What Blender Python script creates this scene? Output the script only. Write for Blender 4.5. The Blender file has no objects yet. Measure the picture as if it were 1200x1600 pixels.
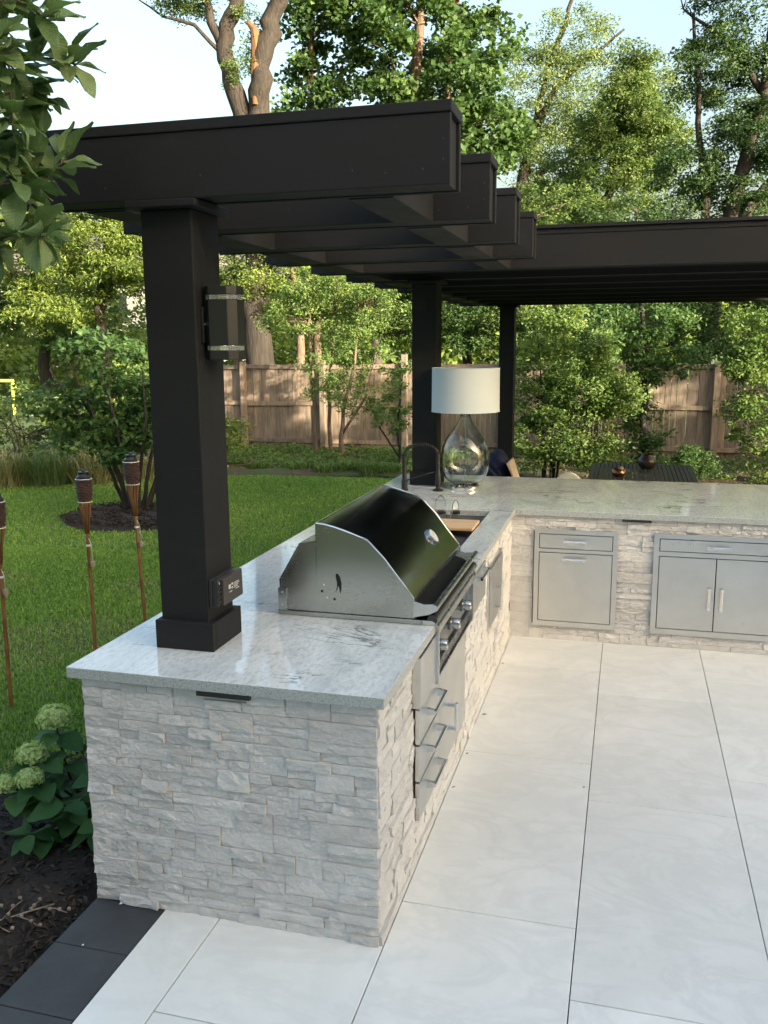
import bpy, bmesh, math, random
import numpy as np
from mathutils import Vector, Matrix, Euler

random.seed(7)
rng = np.random.default_rng(7)
scene = bpy.context.scene
C = scene.collection
R = math.radians

# ------------------------------------------------------------------ camera
cam_d = bpy.data.cameras.new("camera")
cam = bpy.data.objects.new("camera", cam_d)
C.objects.link(cam)
scene.camera = cam
_yaw, _pit, _rol = -0.2664, -0.1856, -0.0071
_f = Vector((math.sin(_yaw) * math.cos(_pit), math.cos(_yaw) * math.cos(_pit), math.sin(_pit)))
_r = Vector((math.cos(_yaw), -math.sin(_yaw), 0))
_u = _r.cross(_f)
_r2 = math.cos(_rol) * _r + math.sin(_rol) * _u
_u2 = -math.sin(_rol) * _r + math.cos(_rol) * _u
cam.matrix_world = Matrix(((_r2.x, _u2.x, -_f.x, 0.7503), (_r2.y, _u2.y, -_f.y, -2.6482),
                           (_r2.z, _u2.z, -_f.z, 2.0405), (0, 0, 0, 1)))
cam_d.sensor_fit = 'VERTICAL'
cam_d.sensor_height = 24.0
cam_d.lens = 24.0 * 1395.0 / 1600.0
cam_d.clip_start = 0.05
cam_d.clip_end = 2000

# ------------------------------------------------------------------ sky, sun, exposure
SUN_EL = 13.5
SUN_DIR = Vector((0.85, -0.53, 0)).normalized()          # horizontal direction towards the sun
world = bpy.data.worlds.new("World")
scene.world = world
world.use_nodes = True
wn = world.node_tree.nodes
wl = world.node_tree.links
bg = wn["Background"]
sky = wn.new("ShaderNodeTexSky")
sky.sky_type = 'NISHITA'
sky.sun_disc = False
sky.sun_elevation = R(SUN_EL)
sky.sun_rotation = math.atan2(SUN_DIR.x, SUN_DIR.y)
sky.altitude = 200
sky.air_density = 1.3
sky.dust_density = 10.0
sky.ozone_density = 1.3
wl.new(sky.outputs[0], bg.inputs[0])
bg.inputs[1].default_value = 0.15

sun_d = bpy.data.lights.new("sun", 'SUN')
sun_d.energy = 4.4
sun_d.angle = R(1.0)
sun_d.color = (1.0, 0.86, 0.65)
sun = bpy.data.objects.new("sun", sun_d)
C.objects.link(sun)
_sd = Vector((SUN_DIR.x * math.cos(R(SUN_EL)), SUN_DIR.y * math.cos(R(SUN_EL)), math.sin(R(SUN_EL))))
sun.rotation_euler = _sd.to_track_quat('Z', 'Y').to_euler()
sun.location = _sd * 60

vs = scene.view_settings
vs.view_transform = 'Standard'
vs.look = 'None'
vs.gamma = 1.0
vs.use_curve_mapping = False
vs.exposure = 2.2
cy = scene.cycles
cy.max_bounces = 8
cy.diffuse_bounces = 3
cy.glossy_bounces = 4
cy.transmission_bounces = 8
cy.transparent_max_bounces = 8
cy.caustics_reflective = False
cy.caustics_refractive = False
cy.sample_clamp_indirect = 6


# ------------------------------------------------------------------ material helpers
def mat(name, col=(0.5, 0.5, 0.5), rough=0.5, metal=0.0, spec=0.5):
    m = bpy.data.materials.new(name)
    m.use_nodes = True
    b = m.node_tree.nodes["Principled BSDF"]
    b.inputs["Base Color"].default_value = (*col, 1)
    b.inputs["Roughness"].default_value = rough
    b.inputs["Metallic"].default_value = metal
    b.inputs["Specular IOR Level"].default_value = spec
    return m


class NT:
    def __init__(s, m):
        s.m = m
        s.t = m.node_tree
        s.b = s.t.nodes["Principled BSDF"]
        s.co = None

    def n(s, typ, **kw):
        x = s.t.nodes.new(typ)
        for k, v in kw.items():
            setattr(x, k, v)
        return x

    def l(s, a, b):
        s.t.links.new(a, b)

    def coord(s, scale=(1, 1, 1), world=True, rot=(0, 0, 0)):
        if world:
            g = s.n("ShaderNodeNewGeometry").outputs["Position"]
        else:
            g = s.n("ShaderNodeTexCoord").outputs["Object"]
        mp = s.n("ShaderNodeMapping")
        mp.inputs["Scale"].default_value = scale
        mp.inputs["Rotation"].default_value = rot
        s.l(g, mp.inputs[0])
        return mp.outputs[0]

    def noise(s, scale, detail=4, rough=0.55, vec=None, dist=0.0):
        x = s.n("ShaderNodeTexNoise")
        x.inputs["Scale"].default_value = scale
        x.inputs["Detail"].default_value = detail
        x.inputs["Roughness"].default_value = rough
        x.inputs["Distortion"].default_value = dist
        if vec is not None:
            s.l(vec, x.inputs["Vector"])
        return x.outputs[0]

    def ramp(s, fac, stops):
        x = s.n("ShaderNodeValToRGB")
        e = x.color_ramp.elements
        while len(e) < len(stops):
            e.new(0.5)
        for i, (p, c) in enumerate(stops):
            e[i].position = p
            e[i].color = (*c, 1) if len(c) == 3 else c
        s.l(fac, x.inputs[0])
        return x.outputs[0]

    def mix(s, fac, a, b, mode='MIX'):
        x = s.n("ShaderNodeMix", data_type='RGBA', blend_type=mode)
        for inp, v in ((x.inputs[0], fac), (x.inputs[6], a), (x.inputs[7], b)):
            if isinstance(v, (int, float)):
                inp.default_value = v
            elif isinstance(v, tuple):
                inp.default_value = (*v, 1)
            else:
                s.l(v, inp)
        return x.outputs[2]

    def math(s, op, a, b=0.0):
        x = s.n("ShaderNodeMath", operation=op)
        for inp, v in ((x.inputs[0], a), (x.inputs[1], b)):
            if isinstance(v, (int, float)):
                inp.default_value = v
            else:
                s.l(v, inp)
        return x.outputs[0]

    def bump(s, h, strength=0.3, dist=0.01):
        x = s.n("ShaderNodeBump")
        x.inputs["Strength"].default_value = strength
        x.inputs["Distance"].default_value = dist
        s.l(h, x.inputs["Height"])
        s.l(x.outputs[0], s.b.inputs["Normal"])

    def objrand(s):
        return s.n("ShaderNodeObjectInfo").outputs["Random"]

    def attr(s, name):
        return s.n("ShaderNodeAttribute", attribute_name=name).outputs["Fac"]

    def color(s, o):
        s.l(o, s.b.inputs["Base Color"])

    def rough(s, o):
        s.l(o, s.b.inputs["Roughness"])


M = {}


def two_tone(name, c1, c2, scale, rough=0.6, bump=0.0, bscale=None, bdist=0.004, stretch=(1, 1, 1), obj_var=0.0, detail=5, metal=0.0, spec=0.5):
    m = mat(name, c1, rough, metal, spec)
    t = NT(m)
    v = t.coord(stretch)
    f = t.noise(scale, detail, vec=v)
    c = t.ramp(f, [(0.3, c1), (0.7, c2)])
    if obj_var:
        h = t.n("ShaderNodeHueSaturation")
        val = t.math('MULTIPLY_ADD', t.objrand(), obj_var * 2)
        t.t.nodes[-1].inputs[2].default_value = 1 - obj_var
        t.l(val, h.inputs["Value"])
        t.l(c, h.inputs["Color"])
        c = h.outputs[0]
    t.color(c)
    if bump:
        t.bump(t.noise(bscale or scale * 4, 5, vec=v), bump, bdist)
    M[name] = m
    return m


# ------------------------------------------------------------------ materials
def build_materials():
    # pale porcelain patio slabs
    m = mat("patio_slab", rough=0.42); t = NT(m); v = t.coord()
    a = t.noise(1.6, 6, 0.6, v, 0.6); b = t.noise(9, 6, 0.65, v, 0.3)
    c = t.ramp(a, [(0.3, (0.77, 0.775, 0.735)), (0.7, (0.86, 0.86, 0.82))])
    c = t.mix(t.ramp(b, [(0.42, (0, 0, 0)), (0.75, (0.5, 0.5, 0.5))]), c, (0.70, 0.70, 0.66))
    st = t.noise(2.3, 3, 0.5, t.coord((1, 1, 1), True, (0, 0, 1.1)))
    c = t.mix(t.ramp(st, [(0.66, (0, 0, 0)), (0.8, (0.35, 0.35, 0.35))]), c, (0.55, 0.50, 0.40))
    cl = t.noise(2.6, 8, 0.62, t.coord((0.8, 1.3, 1), True, (0, 0, 0.7)), 0.8)
    c = t.mix(t.ramp(cl, [(0.44, (0, 0, 0)), (0.5, (0.42, 0.42, 0.42)), (0.56, (0, 0, 0))]), c, (0.65, 0.66, 0.63))
    c = t.mix(t.ramp(t.noise(0.8, 5, 0.6, v, 0.8), [(0.4, (0, 0, 0)), (0.7, (0.75, 0.75, 0.75))]), c, (0.69, 0.70, 0.66))
    dots = t.noise(60, 2, 0.5, v)
    c = t.mix(t.ramp(dots, [(0.77, (0, 0, 0)), (0.82, (0.5, 0.5, 0.5))]), c, (0.35, 0.33, 0.28))
    h = t.n("ShaderNodeHueSaturation"); val = t.math('MULTIPLY', t.objrand(), 0.12)
    t.l(t.math('ADD', val, 0.945), h.inputs["Value"]); t.l(c, h.inputs["Color"]); t.color(h.outputs[0])
    t.rough(t.ramp(b, [(0.3, (0.36,) * 3), (0.7, (0.55,) * 3)])); t.bump(t.noise(40, 5, 0.6, v), 0.10, 0.004)
    M["patio_slab"] = m
    two_tone("joint", (0.10, 0.10, 0.092), (0.22, 0.215, 0.20), 14, 0.9)
    # dark paver
    m = mat("dark_paver", rough=0.75); t = NT(m); v = t.coord()
    a = t.noise(4, 6, 0.6, v); b = t.noise(90, 4, 0.6, v)
    c = t.ramp(a, [(0.35, (0.030, 0.033, 0.036)), (0.62, (0.05, 0.054, 0.058)), (0.8, (0.10, 0.105, 0.108))])
    t.color(c); t.bump(b, 0.25, 0.004); M["dark_paver"] = m
    # split-face ledger stone
    m = mat("ledger_stone", rough=0.85); t = NT(m); v = t.coord()
    a = t.noise(7, 6, 0.62, v, 0.4); va = t.n("ShaderNodeVectorMath", operation='ADD'); t.l(t.coord((1, 1, 1.35)), va.inputs[0]); t.l(t.math('MULTIPLY', t.objrand(), 37.0), va.inputs[1])
    b = t.noise(26, 7, 0.68, va.outputs[0], 0.6)
    c = t.ramp(a, [(0.25, (0.62, 0.605, 0.585)), (0.5, (0.70, 0.688, 0.67)), (0.75, (0.77, 0.76, 0.745))])
    c2 = t.ramp(t.objrand(), [(0.0, (0.86, 0.85, 0.84)), (0.5, (0.96, 0.96, 0.955)), (1.0, (1.05, 1.05, 1.04))])
    c = t.mix(1.0, c, c2, 'MULTIPLY')
    vein = t.noise(3.5, 6, 0.7, t.coord((1, 1, 1), True, (0.4, 0.5, 0.3)), 1.6)
    c = t.mix(t.ramp(vein, [(0.62, (0, 0, 0)), (0.74, (0.3, 0.3, 0.3))]), c, (0.46, 0.42, 0.37))
    fine = t.noise(75, 8, 0.75, va.outputs[0], 0.4)
    rid = t.n("ShaderNodeTexVoronoi", feature='DISTANCE_TO_EDGE'); rid.inputs["Scale"].default_value = 34
    t.l(va.outputs[0], rid.inputs["Vector"])
    hgt = t.math('ADD', t.math('ADD', b, t.math('MULTIPLY', fine, 0.55)), t.math('MULTIPLY', rid.outputs[0], 0.5))
    c = t.mix(t.ramp(fine, [(0.28, (0.45,) * 3), (0.45, (0, 0, 0))]), c, (0.46, 0.45, 0.435))
    t.color(c); t.bump(hgt, 0.85, 0.014); M["ledger_stone"] = m
    two_tone("mortar", (0.05, 0.049, 0.047), (0.09, 0.088, 0.085), 20, 0.95)
    # granite
    m = mat("granite", rough=0.14); t = NT(m); v = t.coord()
    flow = t.coord((1.0, 0.38, 1.0), True, (0, 0, 0.5))
    a = t.noise(3.2, 8, 0.68, flow, 1.2); sp = t.noise(95, 3, 0.7, v); sp2 = t.noise(60, 6, 0.8, flow)
    c = t.ramp(a, [(0.22, (0.36, 0.41, 0.405)), (0.42, (0.58, 0.615, 0.605)), (0.6, (0.72, 0.745, 0.735)), (0.8, (0.62, 0.655, 0.645))])
    c = t.mix(t.ramp(sp2, [(0.40, (0.5, 0.5, 0.5)), (0.51, (0, 0, 0))]), c, (0.33, 0.365, 0.36))
    c = t.mix(t.ramp(sp, [(0.60, (0, 0, 0)), (0.70, (0.7, 0.7, 0.7))]), c, (0.70, 0.72, 0.70))
    wv = t.noise(1.5, 9, 0.62, t.coord((0.55, 1.6, 1), True, (0, 0, -0.25)), 1.3)
    line = t.ramp(wv, [(0.485, (0, 0, 0)), (0.5, (0.95, 0.95, 0.95)), (0.515, (0, 0, 0))])
    patch = t.ramp(t.noise(2.2, 3, 0.5, v), [(0.50, (0, 0, 0)), (0.62, (1, 1, 1))])
    c = t.mix(t.mix(1.0, line, patch, 'MULTIPLY'), c, (0.07, 0.085, 0.085))
    t.color(c); t.rough(t.ramp(sp, [(0.3, (0.04,) * 3), (0.8, (0.10,) * 3)]))
    M["granite"] = m
    # granite cut edge: honed, darker flecks
    m = mat("granite_edge", rough=0.4); t = NT(m); v = t.coord()
    sp = t.noise(130, 4, 0.75, v)
    t.color(t.ramp(sp, [(0.33, (0.15, 0.17, 0.17)), (0.47, (0.38, 0.41, 0.40)), (0.7, (0.52, 0.54, 0.53))])); M["granite_edge"] = m
    # pergola paint
    m = mat("dark_paint", rough=0.6, spec=0.3); t = NT(m); v = t.coord((1, 1, 1))
    a = t.noise(2.2, 6, 0.65, v); g = t.noise(30, 4, 0.6, t.coord((0.25, 2, 2)))
    c = t.ramp(a, [(0.3, (0.0098, 0.0099, 0.0106)), (0.7, (0.0155, 0.0155, 0.0163))])
    sc = t.noise(5, 3, 0.5, v)
    c = t.mix(t.ramp(sc, [(0.66, (0, 0, 0)), (0.80, (0.3, 0.3, 0.3))]), c, (0.045, 0.043, 0.042))
    dst = t.noise(1.1, 7, 0.7, t.coord((0.5, 0.5, 1.6)))
    c = t.mix(t.ramp(dst, [(0.5, (0, 0, 0)), (0.75, (0.35,) * 3)]), c, (0.032, 0.031, 0.032))
    t.color(c); t.rough(t.ramp(a, [(0.3, (0.55,) * 3), (0.7, (0.8,) * 3)])); t.bump(g, 0.14, 0.004); M["dark_paint"] = m
    M["black_metal"] = mat("black_metal", (0.012, 0.012, 0.012), 0.38)
    M["black_plastic"] = mat("black_plastic", (0.02, 0.02, 0.02), 0.5)
    M["cover_grey"] = mat("cover_grey", (0.055, 0.05, 0.047), 0.45)
    M["dark_gap"] = mat("dark_gap", (0.01, 0.01, 0.01), 0.9)
    # stainless
    for nm, base, r0, st in (("steel", (0.56, 0.56, 0.54), 0.30, (1, 1, 60)), ("steel_panel", (0.70, 0.69, 0.66), 0.33, (90, 90, 1.2)), ("steel_hood", (0.29, 0.295, 0.29), 0.18, (60, 1, 60)), ("steel_side", (0.43, 0.425, 0.395), 0.30, (1.5, 1, 70))):
        m = mat(nm, base, r0, 1.0); t = NT(m); v = t.coord(st)
        g = t.noise(6, 4, 0.6, v); sm = t.noise(5, 4, 0.6, t.coord())
        t.rough(t.math('ADD', t.math('MULTIPLY', g, 0.04), t.math('MULTIPLY_ADD', sm, 0.12)))
        t.t.nodes[-2].inputs[2].default_value = r0 - 0.11
        for nd in t.t.nodes:
            if nd.type == 'MATH' and nd.operation == 'MULTIPLY_ADD':
                nd.inputs[2].default_value = r0 - 0.11
        t.color(t.mix(t.ramp(sm, [(0.35, (0, 0, 0)), (0.75, (0.5,) * 3)]), base, tuple(0.8 * k for k in base)))
        t.bump(t.math('ADD', t.math('MULTIPLY', g, 0.015), t.noise(4.5, 2, 0.5, t.coord((1, 1, 1.4)))), 0.10, 0.008); M[nm] = m
    M["knob_steel"] = mat("knob_steel", (0.42, 0.42, 0.41), 0.25, 1.0)
    M["chrome"] = mat("chrome", (0.75, 0.75, 0.74), 0.12, 1.0)
    M["hood_black"] = mat("hood_black", (0.02, 0.021, 0.02), 0.12)
    M["dial_white"] = mat("dial_white", (0.6, 0.6, 0.58), 0.4)
    # glass
    m = mat("clear_glass", (0.86, 0.90, 0.89), 0.0); b = m.node_tree.nodes["Principled BSDF"]
    b.inputs["Transmission Weight"].default_value = 1.0; b.inputs["IOR"].default_value = 1.45; M["clear_glass"] = m
    m = mat("band_glass", (0.75, 0.78, 0.72), 0.12); b = m.node_tree.nodes["Principled BSDF"]
    b.inputs["Transmission Weight"].default_value = 0.75; M["band_glass"] = m
    # lamp shade fabric
    m = mat("shade_fabric", (0.53, 0.60, 0.635), 0.9); t = NT(m)
    t.b.inputs["Subsurface Weight"].default_value = 0.0
    t.bump(t.noise(60, 2, 0.5, t.coord((1, 1, 12))), 0.08, 0.002); M["shade_fabric"] = m
    two_tone("board_wood", (0.55, 0.36, 0.19), (0.70, 0.50, 0.29), 6, 0.5, stretch=(1, 12, 1))
    two_tone("bamboo", (0.10, 0.042, 0.016), (0.24, 0.115, 0.045), 9, 0.4, 0.1, stretch=(3, 3, 0.6))
    two_tone("wicker", (0.03, 0.016, 0.014), (0.09, 0.048, 0.038), 40, 0.6, 0.3)
    M["cord_white"] = mat("cord_white", (0.7, 0.68, 0.62), 0.7)
    M["cork"] = mat("cork", (0.28, 0.22, 0.16), 0.8)
    # fence wood
    m = mat("fence_wood", rough=0.85); t = NT(m); v = t.coord((4, 4, 0.5))
    a = t.noise(6, 6, 0.65, v, 0.5)
    c = t.ramp(a, [(0.25, (0.10, 0.078, 0.06)), (0.5, (0.19, 0.152, 0.118)), (0.75, (0.28, 0.235, 0.19))])
    c = t.mix(1.0, c, t.ramp(t.objrand(), [(0, (0.70, 0.70, 0.72)), (0.6, (1, 0.98, 0.95)), (1, (1.15, 1.08, 1.0))]), 'MULTIPLY')
    t.color(c); t.bump(a, 0.4, 0.01); M["fence_wood"] = m
    two_tone("table_wood", (0.020, 0.019, 0.020), (0.045, 0.042, 0.042), 12, 0.5, stretch=(6, 1, 6))
    M["ceramic_dark"] = mat("ceramic_dark", (0.03, 0.022, 0.018), 0.35)
    M["copper"] = mat("copper", (0.20, 0.09, 0.05), 0.3, 0.8)
    M["navy_cloth"] = mat("navy_cloth", (0.008, 0.012, 0.045), 0.9)
    two_tone("tan_wood", (0.42, 0.33, 0.25), (0.55, 0.45, 0.36), 9, 0.6)
    two_tone("canvas", (0.60, 0.61, 0.60), (0.68, 0.68, 0.66), 12, 0.8)
    # ground
    m = mat("soil_lawn", rough=0.95); t = NT(m); v = t.coord()
    a = t.noise(0.9, 6, 0.6, v); b = t.noise(14, 5, 0.7, v)
    c = t.ramp(a, [(0.3, (0.05, 0.10, 0.022)), (0.55, (0.085, 0.14, 0.03)), (0.75, (0.15, 0.16, 0.06))])
    c = t.mix(t.ramp(b, [(0.4, (0, 0, 0)), (0.7, (0.6,) * 3)]), c, (0.03, 0.05, 0.013))
    t.color(c); t.bump(b, 0.8, 0.03); M["soil_lawn"] = m
    m = mat("mulch", rough=0.95); t = NT(m); v = t.coord()
    a = t.noise(28, 6, 0.75, v, 0.6); b = t.noise(2, 4, 0.6, v)
    c = t.ramp(a, [(0.3, (0.012, 0.009, 0.007)), (0.55, (0.035, 0.026, 0.02)), (0.75, (0.085, 0.066, 0.05))])
    t.color(c); t.bump(a, 1.0, 0.03); M["mulch"] = m
    m = mat("litter_soil", rough=0.95); t = NT(m); v = t.coord()
    a = t.noise(16, 6, 0.75, v, 0.6); b = t.noise(1.1, 4, 0.6, v)
    c = t.ramp(a, [(0.3, (0.03, 0.02, 0.014)), (0.55, (0.10, 0.07, 0.045)), (0.75, (0.20, 0.14, 0.085))])
    c = t.mix(t.ramp(b, [(0.42, (0, 0, 0)), (0.56, (0.8,) * 3)]), c, (0.05, 0.09, 0.025))
    t.color(c); t.bump(a, 1.0, 0.04); M["litter_soil"] = m
    two_tone("mulch_chip", (0.015, 0.011, 0.009), (0.07, 0.052, 0.04), 30, 0.95)
    two_tone("dead_twig", (0.16, 0.13, 0.10), (0.30, 0.25, 0.21), 30, 0.9)
    # bark
    for nm, c1, c2 in (("bark_grey", (0.04, 0.033, 0.027), (0.12, 0.098, 0.08)), ("bark_warm", (0.07, 0.048, 0.035), (0.20, 0.14, 0.10)), ("bark_dark", (0.013, 0.011, 0.009), (0.042, 0.034, 0.027)), ("bark_pale", (0.20, 0.16, 0.12), (0.38, 0.31, 0.24))):
        two_tone(nm, c1, c2, 5, 0.9, 0.9, 9, 0.03, (3, 3, 0.5))
    two_tone("torn_wood", (0.10, 0.045, 0.018), (0.17, 0.085, 0.035), 6, 0.8, stretch=(3, 3, 0.5))
    # house
    two_tone("siding_white", (0.70, 0.70, 0.68), (0.78, 0.78, 0.76), 3, 0.7)
    two_tone("roof_shingle", (0.10, 0.09, 0.085), (0.17, 0.16, 0.15), 12, 0.9)
    M["window_glass"] = mat("window_glass", (0.05, 0.06, 0.07), 0.08)
    M["yellow_paint"] = mat("yellow_paint", (0.75, 0.78, 0.12), 0.4)


def leaf_mat(name, dark, mid, light, trans=0.42, gloss=0.5, obj=False):
    m = mat(name, mid, gloss)
    t = NT(m)
    fac = t.objrand() if obj else t.attr("tone")
    c = t.ramp(fac, [(0.0, dark), (0.5, mid), (1.0, light)])
    t.color(c)
    t.b.inputs["Specular IOR Level"].default_value = 0.25
    tr = t.n("ShaderNodeBsdfTranslucent")
    y = t.mix(1.0, c, (1.25, 1.30, 0.55), 'MULTIPLY')
    t.l(y, tr.inputs[0])
    mx = t.n("ShaderNodeMixShader")
    mx.inputs[0].default_value = trans
    t.l(t.b.outputs[0], mx.inputs[1])
    t.l(tr.outputs[0], mx.inputs[2])
    out = [n for n in t.t.nodes if n.type == 'OUTPUT_MATERIAL'][0]
    t.l(mx.outputs[0], out.inputs[0])
    if obj:
        co = t.n("ShaderNodeTexCoord").outputs["Object"]
        sx = t.n("ShaderNodeSeparateXYZ"); t.l(co, sx.inputs[0])
        ay = t.math('ABSOLUTE', sx.outputs[1])
        ph = t.math('MULTIPLY', t.math('SUBTRACT', sx.outputs[0], t.math('MULTIPLY', ay, 0.75)), 330.0)
        vein = t.math('POWER', t.math('ABSOLUTE', t.math('SINE', ph)), 0.35)
        rib = t.math('MINIMUM', t.math('MULTIPLY', ay, 420.0), 1.0)
        hh = t.math('MULTIPLY', vein, rib)
        t.bump(hh, 0.5, 0.003)
        blot = t.noise(45, 4, 0.6, t.coord((1, 1, 1)))
        c2 = t.mix(t.ramp(hh, [(0.3, (0.45,) * 3), (0.8, (0, 0, 0))]), c, t.mix(1.0, c, (1.5, 1.45, 1.3), 'MULTIPLY'))
        c2 = t.mix(t.ramp(blot, [(0.66, (0, 0, 0)), (0.74, (0.5,) * 3)]), c2, (0.14, 0.13, 0.05))
        t.color(c2)
    M[name] = m
    return m


build_materials()
leaf_mat("leaf_maple", (0.035, 0.078, 0.028), (0.065, 0.127, 0.043), (0.112, 0.183, 0.060))
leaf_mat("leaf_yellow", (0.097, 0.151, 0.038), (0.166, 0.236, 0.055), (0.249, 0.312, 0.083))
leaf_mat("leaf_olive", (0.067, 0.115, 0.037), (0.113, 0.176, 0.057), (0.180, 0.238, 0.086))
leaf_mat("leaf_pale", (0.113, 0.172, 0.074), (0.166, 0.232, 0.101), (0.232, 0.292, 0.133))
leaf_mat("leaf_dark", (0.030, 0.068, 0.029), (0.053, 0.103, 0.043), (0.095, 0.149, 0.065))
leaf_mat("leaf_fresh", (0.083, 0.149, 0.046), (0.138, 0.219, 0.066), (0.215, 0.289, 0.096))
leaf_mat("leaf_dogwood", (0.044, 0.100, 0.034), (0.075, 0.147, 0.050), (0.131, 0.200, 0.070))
leaf_mat("leaf_magnolia", (0.098, 0.169, 0.065), (0.143, 0.227, 0.091), (0.208, 0.286, 0.130), 0.2, 0.35, True)
leaf_mat("leaf_hydrangea", (0.031, 0.094, 0.029), (0.050, 0.134, 0.040), (0.074, 0.174, 0.051), 0.2, 0.62, True)
leaf_mat("floret", (0.380, 0.510, 0.187), (0.532, 0.653, 0.281), (0.703, 0.796, 0.425), 0.3, 0.7)
leaf_mat("grass_blade", (0.114, 0.225, 0.039), (0.212, 0.354, 0.065), (0.380, 0.458, 0.120), 0.3, 0.5)
leaf_mat("grass_dry", (0.161, 0.172, 0.069), (0.287, 0.276, 0.127), (0.460, 0.414, 0.218), 0.3, 0.6)
leaf_mat("litter_leaf", (0.07, 0.045, 0.025), (0.14, 0.09, 0.045), (0.22, 0.15, 0.07), 0.1, 0.8)


# ------------------------------------------------------------------ object helpers
ORG = {}


def org(o):
    return ORG.get(o, Vector((0, 0, 0)))


def tag(o, label=None, cat=None, group=None, kind=None):
    if label: o["label"] = label
    if cat: o["category"] = cat
    if group: o["group"] = group
    if kind: o["kind"] = kind
    return o


def thing(name, label, cat, loc=(0, 0, 0), group=None):
    o = bpy.data.objects.new(name, None)
    C.objects.link(o)
    o.location = loc
    o.empty_display_size = 0.1
    ORG[o] = Vector(loc)
    return tag(o, label, cat, group)


def add_mesh(name, me, parent=None, loc=(0, 0, 0)):
    o = bpy.data.objects.new(name, me)
    C.objects.link(o)
    if parent is not None:
        o.parent = parent
        ORG[o] = org(parent)
    else:
        o.location = loc
        ORG[o] = Vector(loc)
    return o


class MB:
    """collects shapes in world coordinates; build() links them as one mesh object"""

    def __init__(s):
        s.v = []
        s.f = []
        s.mi = []
        s.cur = 0

    def add(s, vs, fs):
        k = len(s.v)
        s.v += [tuple(p) for p in vs]
        s.f += [tuple(i + k for i in f) for f in fs]
        s.mi += [s.cur] * len(fs)
        return s

    def box(s, x0, x1, y0, y1, z0, z1):
        return s.add([(x0, y0, z0), (x1, y0, z0), (x1, y1, z0), (x0, y1, z0), (x0, y0, z1), (x1, y0, z1), (x1, y1, z1), (x0, y1, z1)],
                     [(0, 3, 2, 1), (4, 5, 6, 7), (0, 1, 5, 4), (1, 2, 6, 5), (2, 3, 7, 6), (3, 0, 4, 7)])

    def prism(s, poly, axis, a, b):
        """poly: 2D points in the two other axes (cyclic order kept), extruded from a to b along axis"""
        n = len(poly)

        def P(p, t):
            if axis == 'y': return (p[0], t, p[1])
            if axis == 'x': return (t, p[0], p[1])
            return (p[0], p[1], t)
        vs = [P(p, a) for p in poly] + [P(p, b) for p in poly]
        fs = [tuple(range(n)), tuple(range(2 * n - 1, n - 1, -1))]
        fs += [(i, i + n, (i + 1) % n + n, (i + 1) % n) for i in range(n)]
        return s.add(vs, fs)

    def tube(s, path, rad, n=8, caps=True):
        path = [Vector(p) for p in path]
        m = len(path)
        if isinstance(rad, (int, float)): rad = [rad] * m
        vs = []
        ref = None
        for i, p in enumerate(path):
            d = (path[min(i + 1, m - 1)] - path[max(i - 1, 0)])
            if d.length < 1e-9: d = Vector((0, 0, 1))
            d.normalize()
            if ref is None:
                ref = Vector((1, 0, 0)) if abs(d.x) < 0.9 else Vector((0, 1, 0))
            u = (ref - d * ref.dot(d))
            if u.length < 1e-6: u = d.orthogonal()
            u.normalize()
            ref = u
            w = d.cross(u)
            for k in range(n):
                a = 2 * math.pi * k / n
                vs.append(p + (u * math.cos(a) + w * math.sin(a)) * rad[i])
        fs = []
        for i in range(m - 1):
            for k in range(n):
                fs.append((i * n + k, i * n + (k + 1) % n, (i + 1) * n + (k + 1) % n, (i + 1) * n + k))
        if caps:
            fs.append(tuple(range(n - 1, -1, -1)))
            fs.append(tuple((m - 1) * n + k for k in range(n)))
        return s.add(vs, fs)

    def lathe(s, prof, c, n=24, caps=True, axis='z'):
        """prof: list of (radius, height)"""
        vs = []
        for r, h in prof:
            for k in range(n):
                a = 2 * math.pi * k / n
                x, y = r * math.cos(a), r * math.sin(a)
                if axis == 'z': vs.append((c[0] + x, c[1] + y, c[2] + h))
                elif axis == 'x': vs.append((c[0] + h, c[1] + x, c[2] + y))
                else: vs.append((c[0] + y, c[1] + h, c[2] + x))
        fs = []
        m = len(prof)
        for i in range(m - 1):
            for k in range(n):
                fs.append((i * n + k, i * n + (k + 1) % n, (i + 1) * n + (k + 1) % n, (i + 1) * n + k))
        if caps:
            fs.append(tuple(range(n - 1, -1, -1)))
            fs.append(tuple((m - 1) * n + k for k in range(n)))
        return s.add(vs, fs)

    def build(s, name, material, parent=None, loc=None, smooth=False, bevel=0.0, seg=2):
        if parent is not None:
            o0 = org(parent)
        else:
            o0 = Vector(loc) if loc is not None else Vector((0, 0, 0))
        me = bpy.data.meshes.new(name)
        me.from_pydata([(v[0] - o0.x, v[1] - o0.y, v[2] - o0.z) for v in s.v], [], s.f)
        mats = material if isinstance(material, (list, tuple)) else [material]
        for mm in mats:
            me.materials.append(M[mm])
        if len(mats) > 1:
            me.polygons.foreach_set("material_index", s.mi)
        bm = bmesh.new(); bm.from_mesh(me)
        bmesh.ops.recalc_face_normals(bm, faces=bm.faces)
        bm.to_mesh(me); bm.free()
        if smooth:
            me.polygons.foreach_set("use_smooth", [True] * len(me.polygons))
            if smooth != 'all':
                me.set_sharp_from_angle(angle=R(38))
        o = add_mesh(name, me, parent, tuple(o0))
        if bevel:
            b = o.modifiers.new("bevel", 'BEVEL')
            b.width = bevel; b.segments = seg; b.limit_method = 'ANGLE'; b.angle_limit = R(40)
        return o


def box_part(name, material, parent, x0, x1, y0, y1, z0, z1, bevel=0.0):
    return MB().box(x0, x1, y0, y1, z0, z1).build(name, material, parent, bevel=bevel)


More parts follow.
